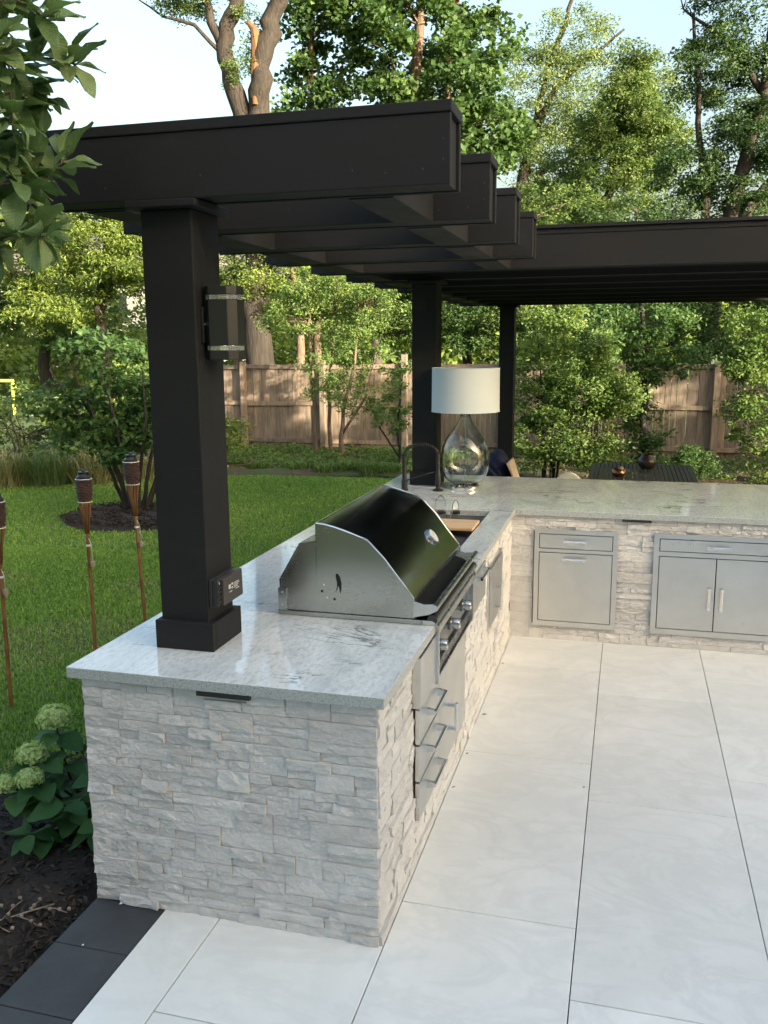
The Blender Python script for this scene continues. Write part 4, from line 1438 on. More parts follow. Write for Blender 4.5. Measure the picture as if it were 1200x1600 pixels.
MB().tube([(-7.53, 17.06, 7.3), (-7.50, 17.08, 8.0), (-7.45, 17.08, 8.5), (-7.50, 17.06, 8.85), (-7.62, 17.02, 8.98), (-7.70, 17.0, 8.99)], [0.06, 0.12, 0.13, 0.09, 0.05, 0.012], 9).build("torn_limb_lit_strip", "torn_wood", torn)  # torn spur at the top; the strip below paints sunlit bark orange

maple_stems = lambda x, y, h, r: [([(x, y, GZ - .1), (x + 0.1, y, 3), (x - 0.1, y, 6), (x + 0.15, y, h)], r, r * 0.35)]
T("maple_tree", "dense dark green maple with pale slim trunks right of the twin-trunked tree", (-4.3, 19.0),
  maple_stems(-4.3, 19.0, 12.5, 0.24) + [([(-4.3, 19, 4.5), (-3.7, 19, 7), (-3.4, 19, 9.5), (-3.2, 19, 12)], 0.14, 0.06)],
  [(-4.1, 19.0, 8.8, 2.1, 2.0, 2.6, 3), (-3.3, 18.8, 6.8, 1.7, 1.6, 1.4, 1.3), (-4.6, 19, 11.5, 2.6, 2.2, 1.8, 2), (-5.0, 18.6, 6.4, 1.3, 1.2, 1.2, .8)],
  n_clump=330, per=135, leaf=0.13, leafm="leaf_maple", bark="bark_warm", clump_r=(0.3, 0.62), limbs=0.3, limb_r=0.018, group=G1, wr=0.85)
T("maple_tree", "slim young maple with open dark leaves beside the twin-trunked tree", (-6.75, 18.6),
  maple_stems(-6.75, 18.6, 12.0, 0.12),
  [(-6.7, 18.5, 7.6, 1.0, 1.0, 1.3, 2), (-6.3, 18.5, 9.2, 1.2, 1.1, 1.0, 1.6), (-6.9, 18.5, 11, 1.3, 1.3, 1.2, 1)],
  n_clump=95, per=90, leaf=0.13, leafm="leaf_maple", bark="bark_warm", clump_r=(0.25, 0.5), limbs=0.4, limb_r=0.012, group=G1, wr=0.85)
T("ash_tree", "tall pale feathery tree with arching bare limbs behind the rafter ends", (-2.6, 26.0),
  [([(-3.0, 26, GZ - .1), (-2.9, 26, 4), (-2.6, 26, 7.0), (-2.3, 26, 8.5)], 0.25, 0.16), ([(-2.3, 26, 8.3), (-1.7, 26, 9.5), (-0.8, 26, 10.2), (0.2, 26, 10.9)], 0.11, 0.03),
   ([(-2.4, 26, 8.2), (-1.9, 26, 10.0), (-1.4, 26, 11.6), (-0.9, 26, 13)], 0.11, 0.04), ([(-2.8, 26, 6.0), (-1.9, 25.9, 7.2), (-0.9, 25.8, 7.6), (0.1, 25.7, 8.2)], 0.09, 0.03)],
  [(-2.6, 26, 9.0, 1.3, 1.2, 2.0, 2), (-1.2, 26, 10.6, 1.5, 1.2, 0.9, 1.4), (-1.6, 25.8, 7.8, 1.6, 1.3, 0.8, 1.5), (-1.9, 26, 5.8, 1.8, 1.5, 1.2, 2), (-0.4, 26, 8.7, 1.3, 1.1, 1.1, 1.6), (0.9, 26.5, 9.4, 1.0, 1.0, 1.0, .9)],
  n_clump=280, per=170, leaf=0.09, leafm="leaf_pale", bark="bark_dark", clump_r=(0.3, 0.65), limbs=0.4, limb_r=0.014, group=G1)
T("elm_tree", "yellow-green bushy tree in the centre of the gap above the long beam", (0.3, 22.0),
  [([(0.0, 22, GZ - .1), (0.05, 22, 3), (-0.1, 22, 5), (0.3, 22, 7), (0.5, 22, 9)], 0.22, 0.05)],
  [(0.0, 22, 6.0, 1.6, 1.4, 1.5, 3), (0.55, 22, 8.2, 0.65, 0.7, 1.2, 1.1), (1.1, 22, 6.9, 1.0, 1.0, 0.9, 1.1), (-1.2, 21.8, 5.2, 1.2, 1.1, 1.0, 1.3), (0.5, 21.8, 4.2, 1.9, 1.2, 1.0, 1.6), (0.3, 22, 7.3, 1.1, 1.0, 1.0, 1.2)],
  n_clump=400, per=170, leaf=0.09, leafm="leaf_olive", bark="bark_dark", clump_r=(0.26, 0.55), limbs=0.3, limb_r=0.014, group=G1)
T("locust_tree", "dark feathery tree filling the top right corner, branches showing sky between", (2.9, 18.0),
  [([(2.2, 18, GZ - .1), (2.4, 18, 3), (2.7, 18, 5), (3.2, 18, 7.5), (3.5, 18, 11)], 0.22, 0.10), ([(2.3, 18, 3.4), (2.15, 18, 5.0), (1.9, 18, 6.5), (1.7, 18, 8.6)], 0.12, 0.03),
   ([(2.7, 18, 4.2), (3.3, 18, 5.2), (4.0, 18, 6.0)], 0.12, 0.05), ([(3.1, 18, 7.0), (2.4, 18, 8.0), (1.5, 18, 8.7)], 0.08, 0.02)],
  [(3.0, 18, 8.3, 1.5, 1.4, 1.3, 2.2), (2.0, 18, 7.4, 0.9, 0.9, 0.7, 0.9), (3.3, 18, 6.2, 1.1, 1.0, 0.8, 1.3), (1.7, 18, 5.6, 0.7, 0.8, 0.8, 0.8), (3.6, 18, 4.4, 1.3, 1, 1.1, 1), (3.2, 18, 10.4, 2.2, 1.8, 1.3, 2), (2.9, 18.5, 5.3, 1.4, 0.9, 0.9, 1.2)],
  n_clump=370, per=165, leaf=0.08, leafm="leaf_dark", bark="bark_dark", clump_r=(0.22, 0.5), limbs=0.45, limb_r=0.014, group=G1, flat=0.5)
T("walnut_tree", "bright yellow-green tree lit by the sun at the far left", (-13.6, 20.0),
  [([(-13.4, 20, GZ - .1), (-13.5, 20, 1.6), (-13.7, 20, 3.2), (-13.2, 20, 5.0), (-13.8, 20, 7)], 0.20, 0.07), ([(-13.5, 20, 2.0), (-14.6, 19.8, 2.9), (-15.4, 19.6, 3.4)], 0.09, 0.03), ([(-13.6, 20, 3.0), (-12.7, 19.8, 4.2), (-12.1, 19.7, 5.2)], 0.09, 0.03)],
  [(-13.6, 19.8, 5.0, 2.2, 1.6, 1.7, 3), (-15.6, 19.6, 4.6, 1.6, 1.3, 1.2, 1.6), (-12.0, 19.6, 4.6, 1.3, 1.2, 1.3, 1.4), (-13.7, 20, 7.0, 0.8, 0.8, 0.75, 0.5), (-15.0, 19.5, 3.2, 1.6, 1.2, 0.8, 1)],
  n_clump=300, per=135, leaf=0.13, leafm="leaf_yellow", bark="bark_dark", clump_r=(0.3, 0.62), limbs=0.3, limb_r=0.014, group="trees at the left edge", wr=0.33, flat=0.42, up=0.9, droop=0.35)
T("walnut_tree", "dim olive tree standing farther back at the left edge", (-18.5, 24.0),
  [([(-18.5, 24, GZ - .1), (-18.4, 24, 3), (-18.6, 24, 6)], 0.25, 0.08)],
  [(-18.3, 24, 3.6, 2.6, 1.8, 1.6, 3), (-16.2, 24, 2.6, 1.8, 1.4, 1.2, 2), (-18.5, 24, 6, 1.8, 1.6, 1.2, 1)],
  n_clump=170, per=80, leaf=0.17, leafm="leaf_olive", bark="bark_dark", clump_r=(0.35, 0.75), limbs=0.2, limb_r=0.014, group="trees at the left edge")

# straight trunks and their foliage just behind the fence
G2 = "woodland trees just behind the fence"
for (nm, lb, xx, yy, r0, h, ell, nc, lm, bk_) in (
    ("woodland_tree", "woodland tree with reddish straight trunk behind the fence, left of the thin saplings", -6.85, 17.6, 0.15, 6.5, [(-6.7, 17.3, 3.5, 1.5, 0.9, 1.0, 2), (-6.2, 17.4, 5.2, 1.4, 1.0, 1.0, 1)], 110, "leaf_yellow", "bark_warm"),
    ("woodland_tree", "woodland tree with grey straight trunk behind the fence, just left of the counter post", -5.1, 18.2, 0.14, 7.5, [(-5.0, 18.4, 3.3, 1.1, 0.8, 1.1, 1.4), (-4.0, 18.0, 3.0, 1.2, .8, 1.0, 1.4), (-5.2, 18.2, 5.6, 1.5, 1.2, 1.2, 1)], 130, "leaf_olive", "bark_grey"),
    ("woodland_tree", "broad leafy woodland tree between the twin trunk and the near post", -8.6, 18.0, 0.16, 6.5, [(-8.3, 17.6, 4.0, 1.1, 0.9, 1.4, 1.4), (-9.2, 17.8, 3.2, 1.3, 1, 1.2, 1.4)], 120, "leaf_olive", "bark_warm"),
    ("woodland_tree", "deep green leafy tree filling the gap left of the glass lamp", -3.0, 18.6, 0.15, 6.0, [(-3.1, 18.0, 2.9, 1.3, 0.8, 1.2, 2), (-2.6, 18.4, 4.4, 1.4, 1, 1.0, 1)], 140, "leaf_maple", "bark_dark"),
    ("woodland_tree", "shaded leafy tree behind the fence between the two far posts", -1.4, 18.2, 0.13, 6.0, [(-1.4, 17.8, 2.8, 1.3, 0.8, 1.2, 2), (-1.0, 18, 4.6, 1.6, 1, 1.0, 1)], 140, "leaf_olive", "bark_pale"),
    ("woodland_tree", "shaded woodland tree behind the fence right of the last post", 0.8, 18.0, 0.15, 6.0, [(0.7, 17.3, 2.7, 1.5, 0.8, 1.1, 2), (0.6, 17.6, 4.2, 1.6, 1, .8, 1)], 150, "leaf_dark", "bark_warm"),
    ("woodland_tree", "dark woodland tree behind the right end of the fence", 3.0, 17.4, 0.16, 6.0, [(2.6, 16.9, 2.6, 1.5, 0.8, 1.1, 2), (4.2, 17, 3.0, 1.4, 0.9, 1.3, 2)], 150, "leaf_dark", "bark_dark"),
):
    T(nm, lb, (xx, yy), [([(xx, yy, GZ - .1), (xx + .05, yy, h * 0.4), (xx - .05, yy, h * 0.8)], r0, r0 * 0.3)], ell, n_clump=nc, per=150, leaf=0.078, leafm=lm, bark=bk_, clump_r=(0.2, 0.45), limbs=0.25, limb_r=0.012, group=G2)
# far wood as one mass
cen = np.stack([rng.uniform(-34, 14, 620), rng.uniform(30, 38, 620), rng.uniform(-0.1, 5.2, 620)], 1)
cen[:, 2] *= 0.55 + 0.45 * np.sin(cen[:, 0] * 0.35 + 1.0) ** 2
P = clump_points(cen, rng.uniform(0.7, 1.4, 620), 80, 0.7)
V, F, Tn = leaf_arrays(P, rng.uniform(0.22, 0.4, len(P)), np.clip(rng.normal(0.4, 0.2, len(P)), 0, 1), 0.6)
tag(np_mesh("far_wood", V, F, "leaf_yellow", tone=Tn), "far wood closing the view behind the trees", "wood", kind="stuff")

# ------------------------------------------------------------------ saplings and shrubs in front of the fence
G3 = "young trees and shrubs before the fence"
T("sapling", "light green sapling with two slim trunks against the sunlit fence", (-5.05, 13.6),
  [([(-5.05, 13.6, GZ - .05), (-5.05, 13.6, 1.0), (-5.12, 13.6, 2.2), (-5.05, 13.6, 3.2)], 0.055, 0.02), ([(-4.75, 13.7, GZ - .05), (-4.80, 13.7, 1.2), (-4.65, 13.7, 2.4), (-4.6, 13.7, 3.3)], 0.045, 0.015)],
  [(-5.15, 13.6, 2.75, 0.65, 0.5, 0.75, 2), (-4.65, 13.6, 2.9, 0.7, 0.5, 0.6, 1.6), (-4.8, 13.5, 1.6, 0.55, 0.4, 0.7, 1.0), (-5.6, 13.6, 2.6, 0.5, 0.4, 0.4, .5)],
  n_clump=140, per=90, leaf=0.056, leafm="leaf_fresh", bark="bark_warm", clump_r=(0.12, 0.28), limbs=0.5, limb_r=0.012, group=G3)
T("sapling", "open sapling with leaning trunk just right of the twin-stem sapling", (-4.35, 13.3),
  [([(-4.45, 13.3, GZ - .05), (-4.38, 13.3, 0.8), (-4.15, 13.3, 1.6), (-4.05, 13.3, 2.5)], 0.05, 0.015), ([(-4.40, 13.3, 0.4), (-3.9, 13.2, 1.1), (-3.7, 13.2, 1.9)], 0.03, 0.01)],
  [(-4.05, 13.3, 2.2, 0.6, 0.45, 0.75, 2), (-3.75, 13.2, 2.8, 0.6, 0.4, 0.5, 1), (-4.2, 13.2, 1.2, 0.5, 0.35, 0.5, .8)],
  n_clump=85, per=85, leaf=0.056, leafm="leaf_fresh", bark="bark_warm", clump_r=(0.12, 0.26), limbs=0.5, limb_r=0.012, group=G3)
T("sapling", "small airy shrub left of the counter post, tips lit", (-3.0, 12.2),
  [([(-3.0, 12.2, GZ - .05), (-3.05, 12.2, 0.7), (-2.95, 12.2, 1.6)], 0.03, 0.01), ([(-3.0, 12.2, 0.1), (-3.35, 12.2, 0.6), (-3.5, 12.1, 1.0)], 0.02, 0.008)],
  [(-3.0, 12.2, 1.25, 0.42, 0.35, 0.55, 1), (-3.2, 12.1, 0.75, 0.35, 0.3, 0.3, .6)],
  n_clump=38, per=45, leaf=0.065, leafm="leaf_fresh", bark="bark_dark", clump_r=(0.1, 0.2), limbs=0.6, limb_r=0.01, group=G3)


def shrub(label, x, y, h, ell, nc, lm, leaf=0.07, per=60, group=G3, stems=6, name="shrub", spread=0.35, bark="bark_dark", cr=(0.12, 0.28), **kw):
    ss = []
    for k in range(stems):
        a = random.uniform(0, 6.28)
        e = ell[k % len(ell)]
        ss.append(([(x + 0.08 * math.cos(a), y + 0.08 * math.sin(a), GZ - .05), (x + spread * 0.5 * math.cos(a), y + spread * 0.5 * math.sin(a), h * 0.35), (e[0] + e[3] * 0.4 * math.cos(a), e[1] + e[4] * 0.4 * math.sin(a), e[2] + e[5] * 0.3)], 0.022, 0.007))
    return T(name, label, (x, y), ss, ell, n_clump=nc, per=per, leaf=leaf, leafm=lm, bark=bark, clump_r=cr, limbs=0.3, limb_r=0.008, group=group, cat="shrub", **kw)


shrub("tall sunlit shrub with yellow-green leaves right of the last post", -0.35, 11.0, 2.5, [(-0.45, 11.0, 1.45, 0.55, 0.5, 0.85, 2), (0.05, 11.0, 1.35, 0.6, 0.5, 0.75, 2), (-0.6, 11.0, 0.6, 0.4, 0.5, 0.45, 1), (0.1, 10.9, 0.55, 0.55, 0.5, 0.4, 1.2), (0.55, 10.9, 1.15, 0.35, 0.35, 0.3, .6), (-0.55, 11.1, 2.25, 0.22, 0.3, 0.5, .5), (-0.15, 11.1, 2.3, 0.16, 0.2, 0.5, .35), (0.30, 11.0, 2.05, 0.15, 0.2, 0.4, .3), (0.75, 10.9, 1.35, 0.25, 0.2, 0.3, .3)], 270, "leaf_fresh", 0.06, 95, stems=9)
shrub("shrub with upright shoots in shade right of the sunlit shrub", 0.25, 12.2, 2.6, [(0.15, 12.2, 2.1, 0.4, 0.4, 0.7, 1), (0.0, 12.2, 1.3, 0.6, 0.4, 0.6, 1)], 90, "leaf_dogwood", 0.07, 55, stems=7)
T("ivy_tree", "ivy-covered small trunk standing before the shaded fence", (1.02, 13.0),
  [([(1.03, 13, GZ - .05), (1.0, 13, 0.9), (1.05, 13, 1.8), (0.85, 13, 2.8)], 0.06, 0.03)],
  [(1.0, 13, 0.6, 0.35, 0.3, 0.6, 1), (0.95, 13, 1.7, 0.4, 0.35, 0.55, 1.2), (1.0, 13, 2.5, 0.9, 0.5, 0.4, 1.3), (1.6, 12.9, 1.8, 0.35, 0.3, 0.3, 0.4), (0.5, 12.9, 1.2, 0.3, 0.3, 0.25, .35)],
  n_clump=150, per=60, leaf=0.075, leafm="leaf_dogwood", bark="bark_dark", clump_r=(0.12, 0.3), limbs=0.35, limb_r=0.008, group=G3)
shrub("leafy shrub cut by the right picture edge with paler sprays", 2.95, 11.7, 2.6, [(2.95, 11.7, 1.0, 0.75, 0.5, 0.95, 2), (2.65, 11.7, 2.0, 0.55, 0.4, 0.6, 1.2), (2.35, 11.6, 1.7, 0.3, 0.25, 0.28, .4), (3.3, 11.7, 2.2, 0.7, 0.5, 0.8, 1)], 190, "leaf_fresh", 0.06, 95, stems=8)
shrub("low round evergreen bush at the foot of the shaded fence", 1.72, 11.6, 0.5, [(1.72, 11.6, 0.22, 0.36, 0.3, 0.26, 1)], 45, "leaf_dogwood", 0.045, 60, stems=4, cr=(0.08, 0.16))
shrub("dark spreading shrub behind the multi-stem bush at the left edge", -8.9, 10.0, 1.6, [(-9.2, 10.2, 0.8, 0.9, 0.6, 0.7, 2), (-8.0, 10.6, 0.7, 0.8, 0.6, 0.6, 2), (-10.4, 10.4, 1.0, 0.9, 0.6, 0.8, 2)], 190, "leaf_olive", 0.075, 60, stems=8)
shrub("feathery green shrub between the multi-stem bush and near post", -6.9, 11.2, 1.7, [(-6.9, 11.4, 0.7, 1.0, 0.5, 0.7, 2), (-6.3, 11.6, 0.5, 0.7, 0.4, 0.5, 1), (-7.6, 11.4, 1.3, 0.6, 0.5, 0.5, 1)], 130, "leaf_yellow", 0.075, 60, stems=7)

# multi-stem bush in the mulch ring
ss = []
for k in range(9):
    a = 2 * math.pi * k / 9 + random.uniform(-.2, .2)
    b0 = Vector((-5.40 + 0.10 * math.cos(a), 7.60 + 0.10 * math.sin(a), GZ - 0.05))
    rr = random.uniform(0.35, 0.95)
    ss.append(([b0, b0 + Vector((0.25 * rr * math.cos(a), 0.25 * rr * math.sin(a), 0.55)), b0 + Vector((0.7 * rr * math.cos(a), 0.6 * rr * math.sin(a), 1.2)), b0 + Vector((1.1 * rr * math.cos(a) - 0.15, 0.8 * rr * math.sin(a), 1.9))], 0.032, 0.010))
T("dogwood_bush", "multi-stemmed spreading green bush growing from the round mulch bed", (-5.4, 7.6), ss,
  [(-5.75, 7.6, 1.75, 0.85, 0.7, 0.45, 2.2), (-6.25, 7.6, 1.2, 0.65, 0.6, 0.4, 1.4), (-5.2, 7.5, 1.25, 0.55, 0.5, 0.45, 1.4), (-5.5, 7.3, 0.9, 0.6, 0.5, 0.3, 0.9), (-5.9, 7.6, 2.15, 0.35, 0.35, 0.2, .4), (-6.6, 7.7, 0.8, 0.4, 0.4, 0.2, .4)],
  n_clump=120, per=44, leaf=0.095, leafm="leaf_dogwood", bark="bark_dark", clump_r=(0.14, 0.30), limbs=0.5, limb_r=0.009, group=None, wr=0.62, flat=0.35, up=1.2, cat="shrub", hollow=0.2)


# ------------------------------------------------------------------ grasses and ground cover
def blades(P, h, w, lean, tone):
    n = len(P)
    a = rng.uniform(0, 2 * np.pi, n)
    d = np.stack([np.cos(a), np.sin(a), np.zeros(n)], 1)
    s = np.stack([-np.sin(a + rng.normal(0, .5, n)), np.cos(a), np.zeros(n)], 1)
    s = unit(s)
    up = np.array([0, 0, 1.0])
    h = h[:, None]; w = w[:, None]; lean = lean[:, None]
    b1 = P - s * w; b2 = P + s * w
    m = P + up * h * 0.62 + d * h * lean * 0.35
    m1 = m - s * w * 0.8; m2 = m + s * w * 0.8
    t = P + up * h * (1 - lean * 0.35) + d * h * lean
    V = np.stack([b1, b2, m2, m1, t], 1).reshape(-1, 3)
    i = np.arange(n)[:, None] * 5
    F = np.concatenate([i + np.array([[0, 1, 2]]), i + np.array([[0, 2, 3]]), i + np.array([[3, 2, 4]])], 0)
    return V, F, np.repeat(tone, 5)


def in_lawn(x, y):
    far = np.interp(x, [-14, -12, -9.2, -7.7, -6.2, -5.0, -3.2, -1.4, 8], [7.4, 7.6, 8.5, 9.4, 10.5, 11.0, 11.3, 11.1, 10])
    k = y < far
    k &= ~((((x + 5.15) / 1.04) ** 2 + ((y - 7.3) / 0.88) ** 2) < 1)
    bed = np.interp(y, [-3.2, -0.4, 0.2, 0.75, 1.6, 3.0, 3.2, 20], [-3.6, -3.4, -2.6, -2.1, -1.75, -1.55, -1.16, -1.16])
    k &= x < bed
    return k


def lawn_points(n, x0, x1, y0, y1):
    x = rng.uniform(x0, x1, n); y = rng.uniform(y0, y1, n)
    k = in_lawn(x, y)
    x, y = x[k], y[k]
    z = GZ + 0.02 * np.sin(x * 0.9 + 1) * np.sin(y * 0.7) - 0.005
    return np.stack([x, y, z], 1)


P = np.concatenate([lawn_points(200000, -6, -1.1, 0.2, 5.5), lawn_points(150000, -10.5, -1.1, 4.5, 11.4)])
n = len(P)
dryn = np.sin(P[:, 0] * 2.1 + 3 * np.sin(P[:, 1] * 0.8)) * np.sin(P[:, 1] * 1.7 + P[:, 0]) + rng.normal(0, 0.35, n)
thin = (dryn > 0.35) & (P[:, 1] < 5.2) & (rng.random(n) < 0.65)
P, dryn = P[~thin], dryn[~thin]
n = len(P)
dist = np.hypot(P[:, 0] - 0.75, P[:, 1] + 2.65)
patchy = 0.45 + 0.24 * np.sin(P[:, 0] * 1.3 + 1) * np.sin(P[:, 1] * 1.1) + rng.normal(0, 0.17, n)
V, F, Tn = blades(P, rng.uniform(0.022, 0.048, n), 0.0018 + 0.00038 * dist, rng.uniform(0.1, 0.9, n), np.clip(patchy, 0, 1))
tag(np_mesh("grass", V, F, "grass_blade", tone=Tn), "mown green lawn grass left of the counter", "grass", kind="stuff")
P = lawn_points(60000, -6, -1.2, 0.3, 4.6)
dn = np.sin(P[:, 0] * 2.1 + 3 * np.sin(P[:, 1] * 0.8)) * np.sin(P[:, 1] * 1.7 + P[:, 0])
P = P[(dn > 0.25) & (rng.random(len(P)) < 0.75)]
n = len(P)
V, F, Tn = blades(P, rng.uniform(0.015, 0.045, n), rng.uniform(0.0025, 0.005, n), rng.uniform(0.5, 1.4, n), rng.random(n))
tag(np_mesh("dry_grass", V, F, "grass_dry", tone=Tn), "thin straw-coloured grass in worn lawn patches", "grass", kind="stuff")


def grass_clump(label, x, y, n, h, r, lm, group, name="grass_clump", lean=(0.4, 1.1), w=(0.004, 0.009)):
    a = rng.uniform(0, 2 * np.pi, n); q = r * np.sqrt(rng.random(n)) * 0.5
    P = np.stack([x + q * np.cos(a), y + q * np.sin(a), np.full(n, GZ - 0.01)], 1)
    V, F, Tn = blades(P, rng.uniform(0.6, 1.1, n) * h, rng.uniform(w[0], w[1], n), rng.uniform(lean[0], lean[1], n), np.clip(rng.normal(0.5, 0.22, n), 0, 1))
    o = np_mesh(name, V, F, lm, None, (x, y, GZ), tone=Tn)
    return tag(o, label, "plant", group)


gg = "ornamental grasses at the left bed edge"
for i, (x, y, h) in enumerate(((-8.6, 9.1, 0.75), (-8.0, 9.4, 0.8), (-7.4, 9.75, 0.7), (-9.3, 8.9, 0.75), (-6.9, 10.2, 0.5))):
    grass_clump(("tallest straw-tipped grass clump at the left bed edge", "straw-tipped grass clump next to the bush, second along the bed edge", "arching grass clump nearest the multi-stem bush", "grass clump cut off by the left picture edge", "small grass clump mostly behind the multi-stem bush")[i], x, y, 420, h, 0.75, "grass_dry" if i % 2 == 0 else "leaf_pale", gg)
gd = "daylily clumps along the far lawn edge"
for i, (x, h) in enumerate(((-5.35, 0.24), (-4.70, 0.25), (-4.1, 0.24), (-3.75, 0.30), (-3.35, 0.30), (-3.0, 0.24))):
    grass_clump(("first daylily clump from the near post along the far lawn edge", "second daylily clump from the near post along the lawn edge", "third daylily clump from the near post along the lawn edge", "wide bright daylily clump below the sapling trunks", "bright daylily clump right of the wide one", "daylily clump nearest the counter's granite edge")[i], x, 11.55 + 0.1 * (i % 2), 260, h, 0.42, "leaf_fresh", gd, "daylily_clump", (0.3, 0.9), (0.006, 0.011))
# ground cover and leaf litter in the fence bed
n = 15000
x = rng.uniform(-11, 6, n); y = rng.uniform(9, 14.8, n)
far = np.interp(x, [-12, -9.2, -7.7, -6.2, -5.0, -3.2, -1.4, -0.6, 1, 8], [7.9, 8.8, 9.6, 10.7, 11.3, 11.6, 11.4, 10.6, 10.3, 9.8])
k = y > far + 0.1
P = np.stack([x[k], y[k], GZ + 0.05 + rng.random(k.sum()) * 0.03], 1)
V, F, Tn = leaf_arrays(P, rng.uniform(0.05, 0.10, len(P)), rng.random(len(P)), 0.6, 3.0)
tag(np_mesh("leaf_litter", V, F, "litter_leaf", tone=Tn), "brown fallen leaves littering the fence bed", "leaf litter", kind="stuff")
cc = np.concatenate([np.stack([rng.uniform(-7.5, -2.2, 240), rng.uniform(11.7, 14.4, 240), np.full(240, GZ + 0.1)], 1), np.stack([rng.uniform(0.6, 3.6, 60), rng.uniform(11.2, 14.4, 60), np.full(60, GZ + 0.08)], 1)])
P = clump_points(cc, rng.uniform(0.12, 0.3, 300), 70, 0.45)
V, F, Tn = leaf_arrays(P, rng.uniform(0.04, 0.08, len(P)), np.clip(rng.normal(.5, .2, len(P)), 0, 1), 0.6, 1.5)
tag(np_mesh("ground_cover", V, F, "leaf_fresh", tone=Tn), "low green ground cover below the saplings", "ground cover", kind="stuff")
P = lawn_points(260, -7, -1.2, 0.4, 10.5); P[:, 2] += 0.04
V, F, Tn = leaf_arrays(P, rng.uniform(0.025, 0.05, len(P)), rng.random(len(P)) * 0.5 + 0.5, 0.6, 3.0)
tag(np_mesh("fallen_leaves", V, F, "litter_leaf", tone=Tn), "scattered fallen leaves on the lawn", "fallen leaves", kind="stuff")
# mulch chips near the camera and in the ring
P = np.concatenate([np.stack([rng.uniform(-2.6, -1.12, 9000), rng.uniform(-1.3, 2.6, 9000), np.full(9000, -0.045)], 1),
                    np.stack([rng.uniform(-6.1, -4.2, 4500), rng.uniform(6.5, 8.1, 4500), np.full(4500, -0.05)], 1)])
kk = ~in_lawn(P[:, 0], P[:, 1])
P = P[kk]; P[:, 2] += rng.random(len(P)) * 0.02
V, F, Tn = leaf_arrays(P, rng.uniform(0.02, 0.06, len(P)), rng.random(len(P)), 0.35, 2.0, 0.4, 0.0)
tag(np_mesh("mulch_chips", V, F, "mulch_chip", tone=Tn), "dark shredded bark mulch in the beds", "mulch", kind="stuff")

# dry fallen flower head on the mulch by the dark pavers
tw = thing("dead_flower_stem", "dry branching flower stem lying on the mulch beside the dark pavers", "twig", (-1.4, -0.15, -0.03))
mb = MB(); hd = MB()
base_ = Vector((-1.62, -0.42, -0.02))
for k in range(11):
    u = k / 10
    p0 = base_.lerp(Vector((-1.16, 0.02, -0.015)), u * 0.75)
    a = 0.76 + (0.9 if k % 2 else -0.9) + random.uniform(-.2, .2)
    p1 = p0 + Vector((math.cos(a), math.sin(a), 0.03)) * random.uniform(0.06, 0.15)
    mb.tube([p0, p0.lerp(p1, 0.5) + Vector((0, 0, 0.008)), p1], 0.0022, 5)
    for q in (p1, p0.lerp(p1, 0.6), p0.lerp(p1, 0.3)):
        q = q + Vector((random.uniform(-.015, .015), random.uniform(-.015, .015), 0.006))
        hd.lathe([(0.001, -0.008), (0.007, -0.003), (0.008, 0.003), (0.002, 0.008)], q, 6)
mb.tube(wobble_path(base_, (-1.25, -0.06, -0.015), 6, 0.01), 0.003, 6)
mb.build("stem", "dead_twig", tw, smooth='all')
o = hd.build("seed_heads", "dead_twig", tw); o["kind"] = "stuff"


# ------------------------------------------------------------------ hydrangea
def big_leaf(name, L, Wd, tipp=1.6, fold=0.12, curl=0.16, nu=7, nv=2, base_w=0.25, peak=0.42):
    V, F = [], []
    for i in range(nu + 1):
        u = i / nu
        w = Wd * 0.5 * (math.sin(math.pi * min(1, (u / (2 * peak)) if u < peak else 0.5 + (u - peak) / (2 * (1 - peak)))) ** 0.85)
        if i == nu: w = 0.0008
        if i == 0: w = 0.002
        for j in range(-nv, nv + 1):
            s = j / nv
            V.append((u * L, s * w, abs(s) * w * fold * 2 - curl * L * u * u + 0.006 * math.sin(u * 9 + s * 3) * abs(s)))
    m = 2 * nv + 1
    for i in range(nu):
        for j in range(m - 1):
            F.append((i * m + j, (i + 1) * m + j, (i + 1) * m + j + 1, i * m + j + 1))
    me = bpy.data.meshes.new(name)
    me.from_pydata(V, [], F)
    for f in me.polygons: f.use_smooth = True
    return me


hl = big_leaf("leaf_hydrangea", 0.165, 0.125, peak=0.42)
hl.materials.append(M["leaf_hydrangea"])
hy = thing("hydrangea", "hydrangea bush with four pale green flower heads beside the stone wall", "plant", (-1.55, 0.55, GZ))


def add_leaf(me, parent, p, d, nrm, s):
    d = Vector(d).normalized()
    nrm = Vector(nrm)
    nrm = (nrm - d * nrm.dot(d)).normalized()
    y = nrm.cross(d)
    m = Matrix(((d.x * s, y.x * s, nrm.x * s, p[0]), (d.y * s, y.y * s, nrm.y * s, p[1]), (d.z * s, y.z * s, nrm.z * s, p[2]), (0, 0, 0, 1)))
    o = bpy.data.objects.new("leaf", me)
    C.objects.link(o)
    o.parent = parent
    o.matrix_local = Matrix.Translation(-org(parent)) @ m
    return o


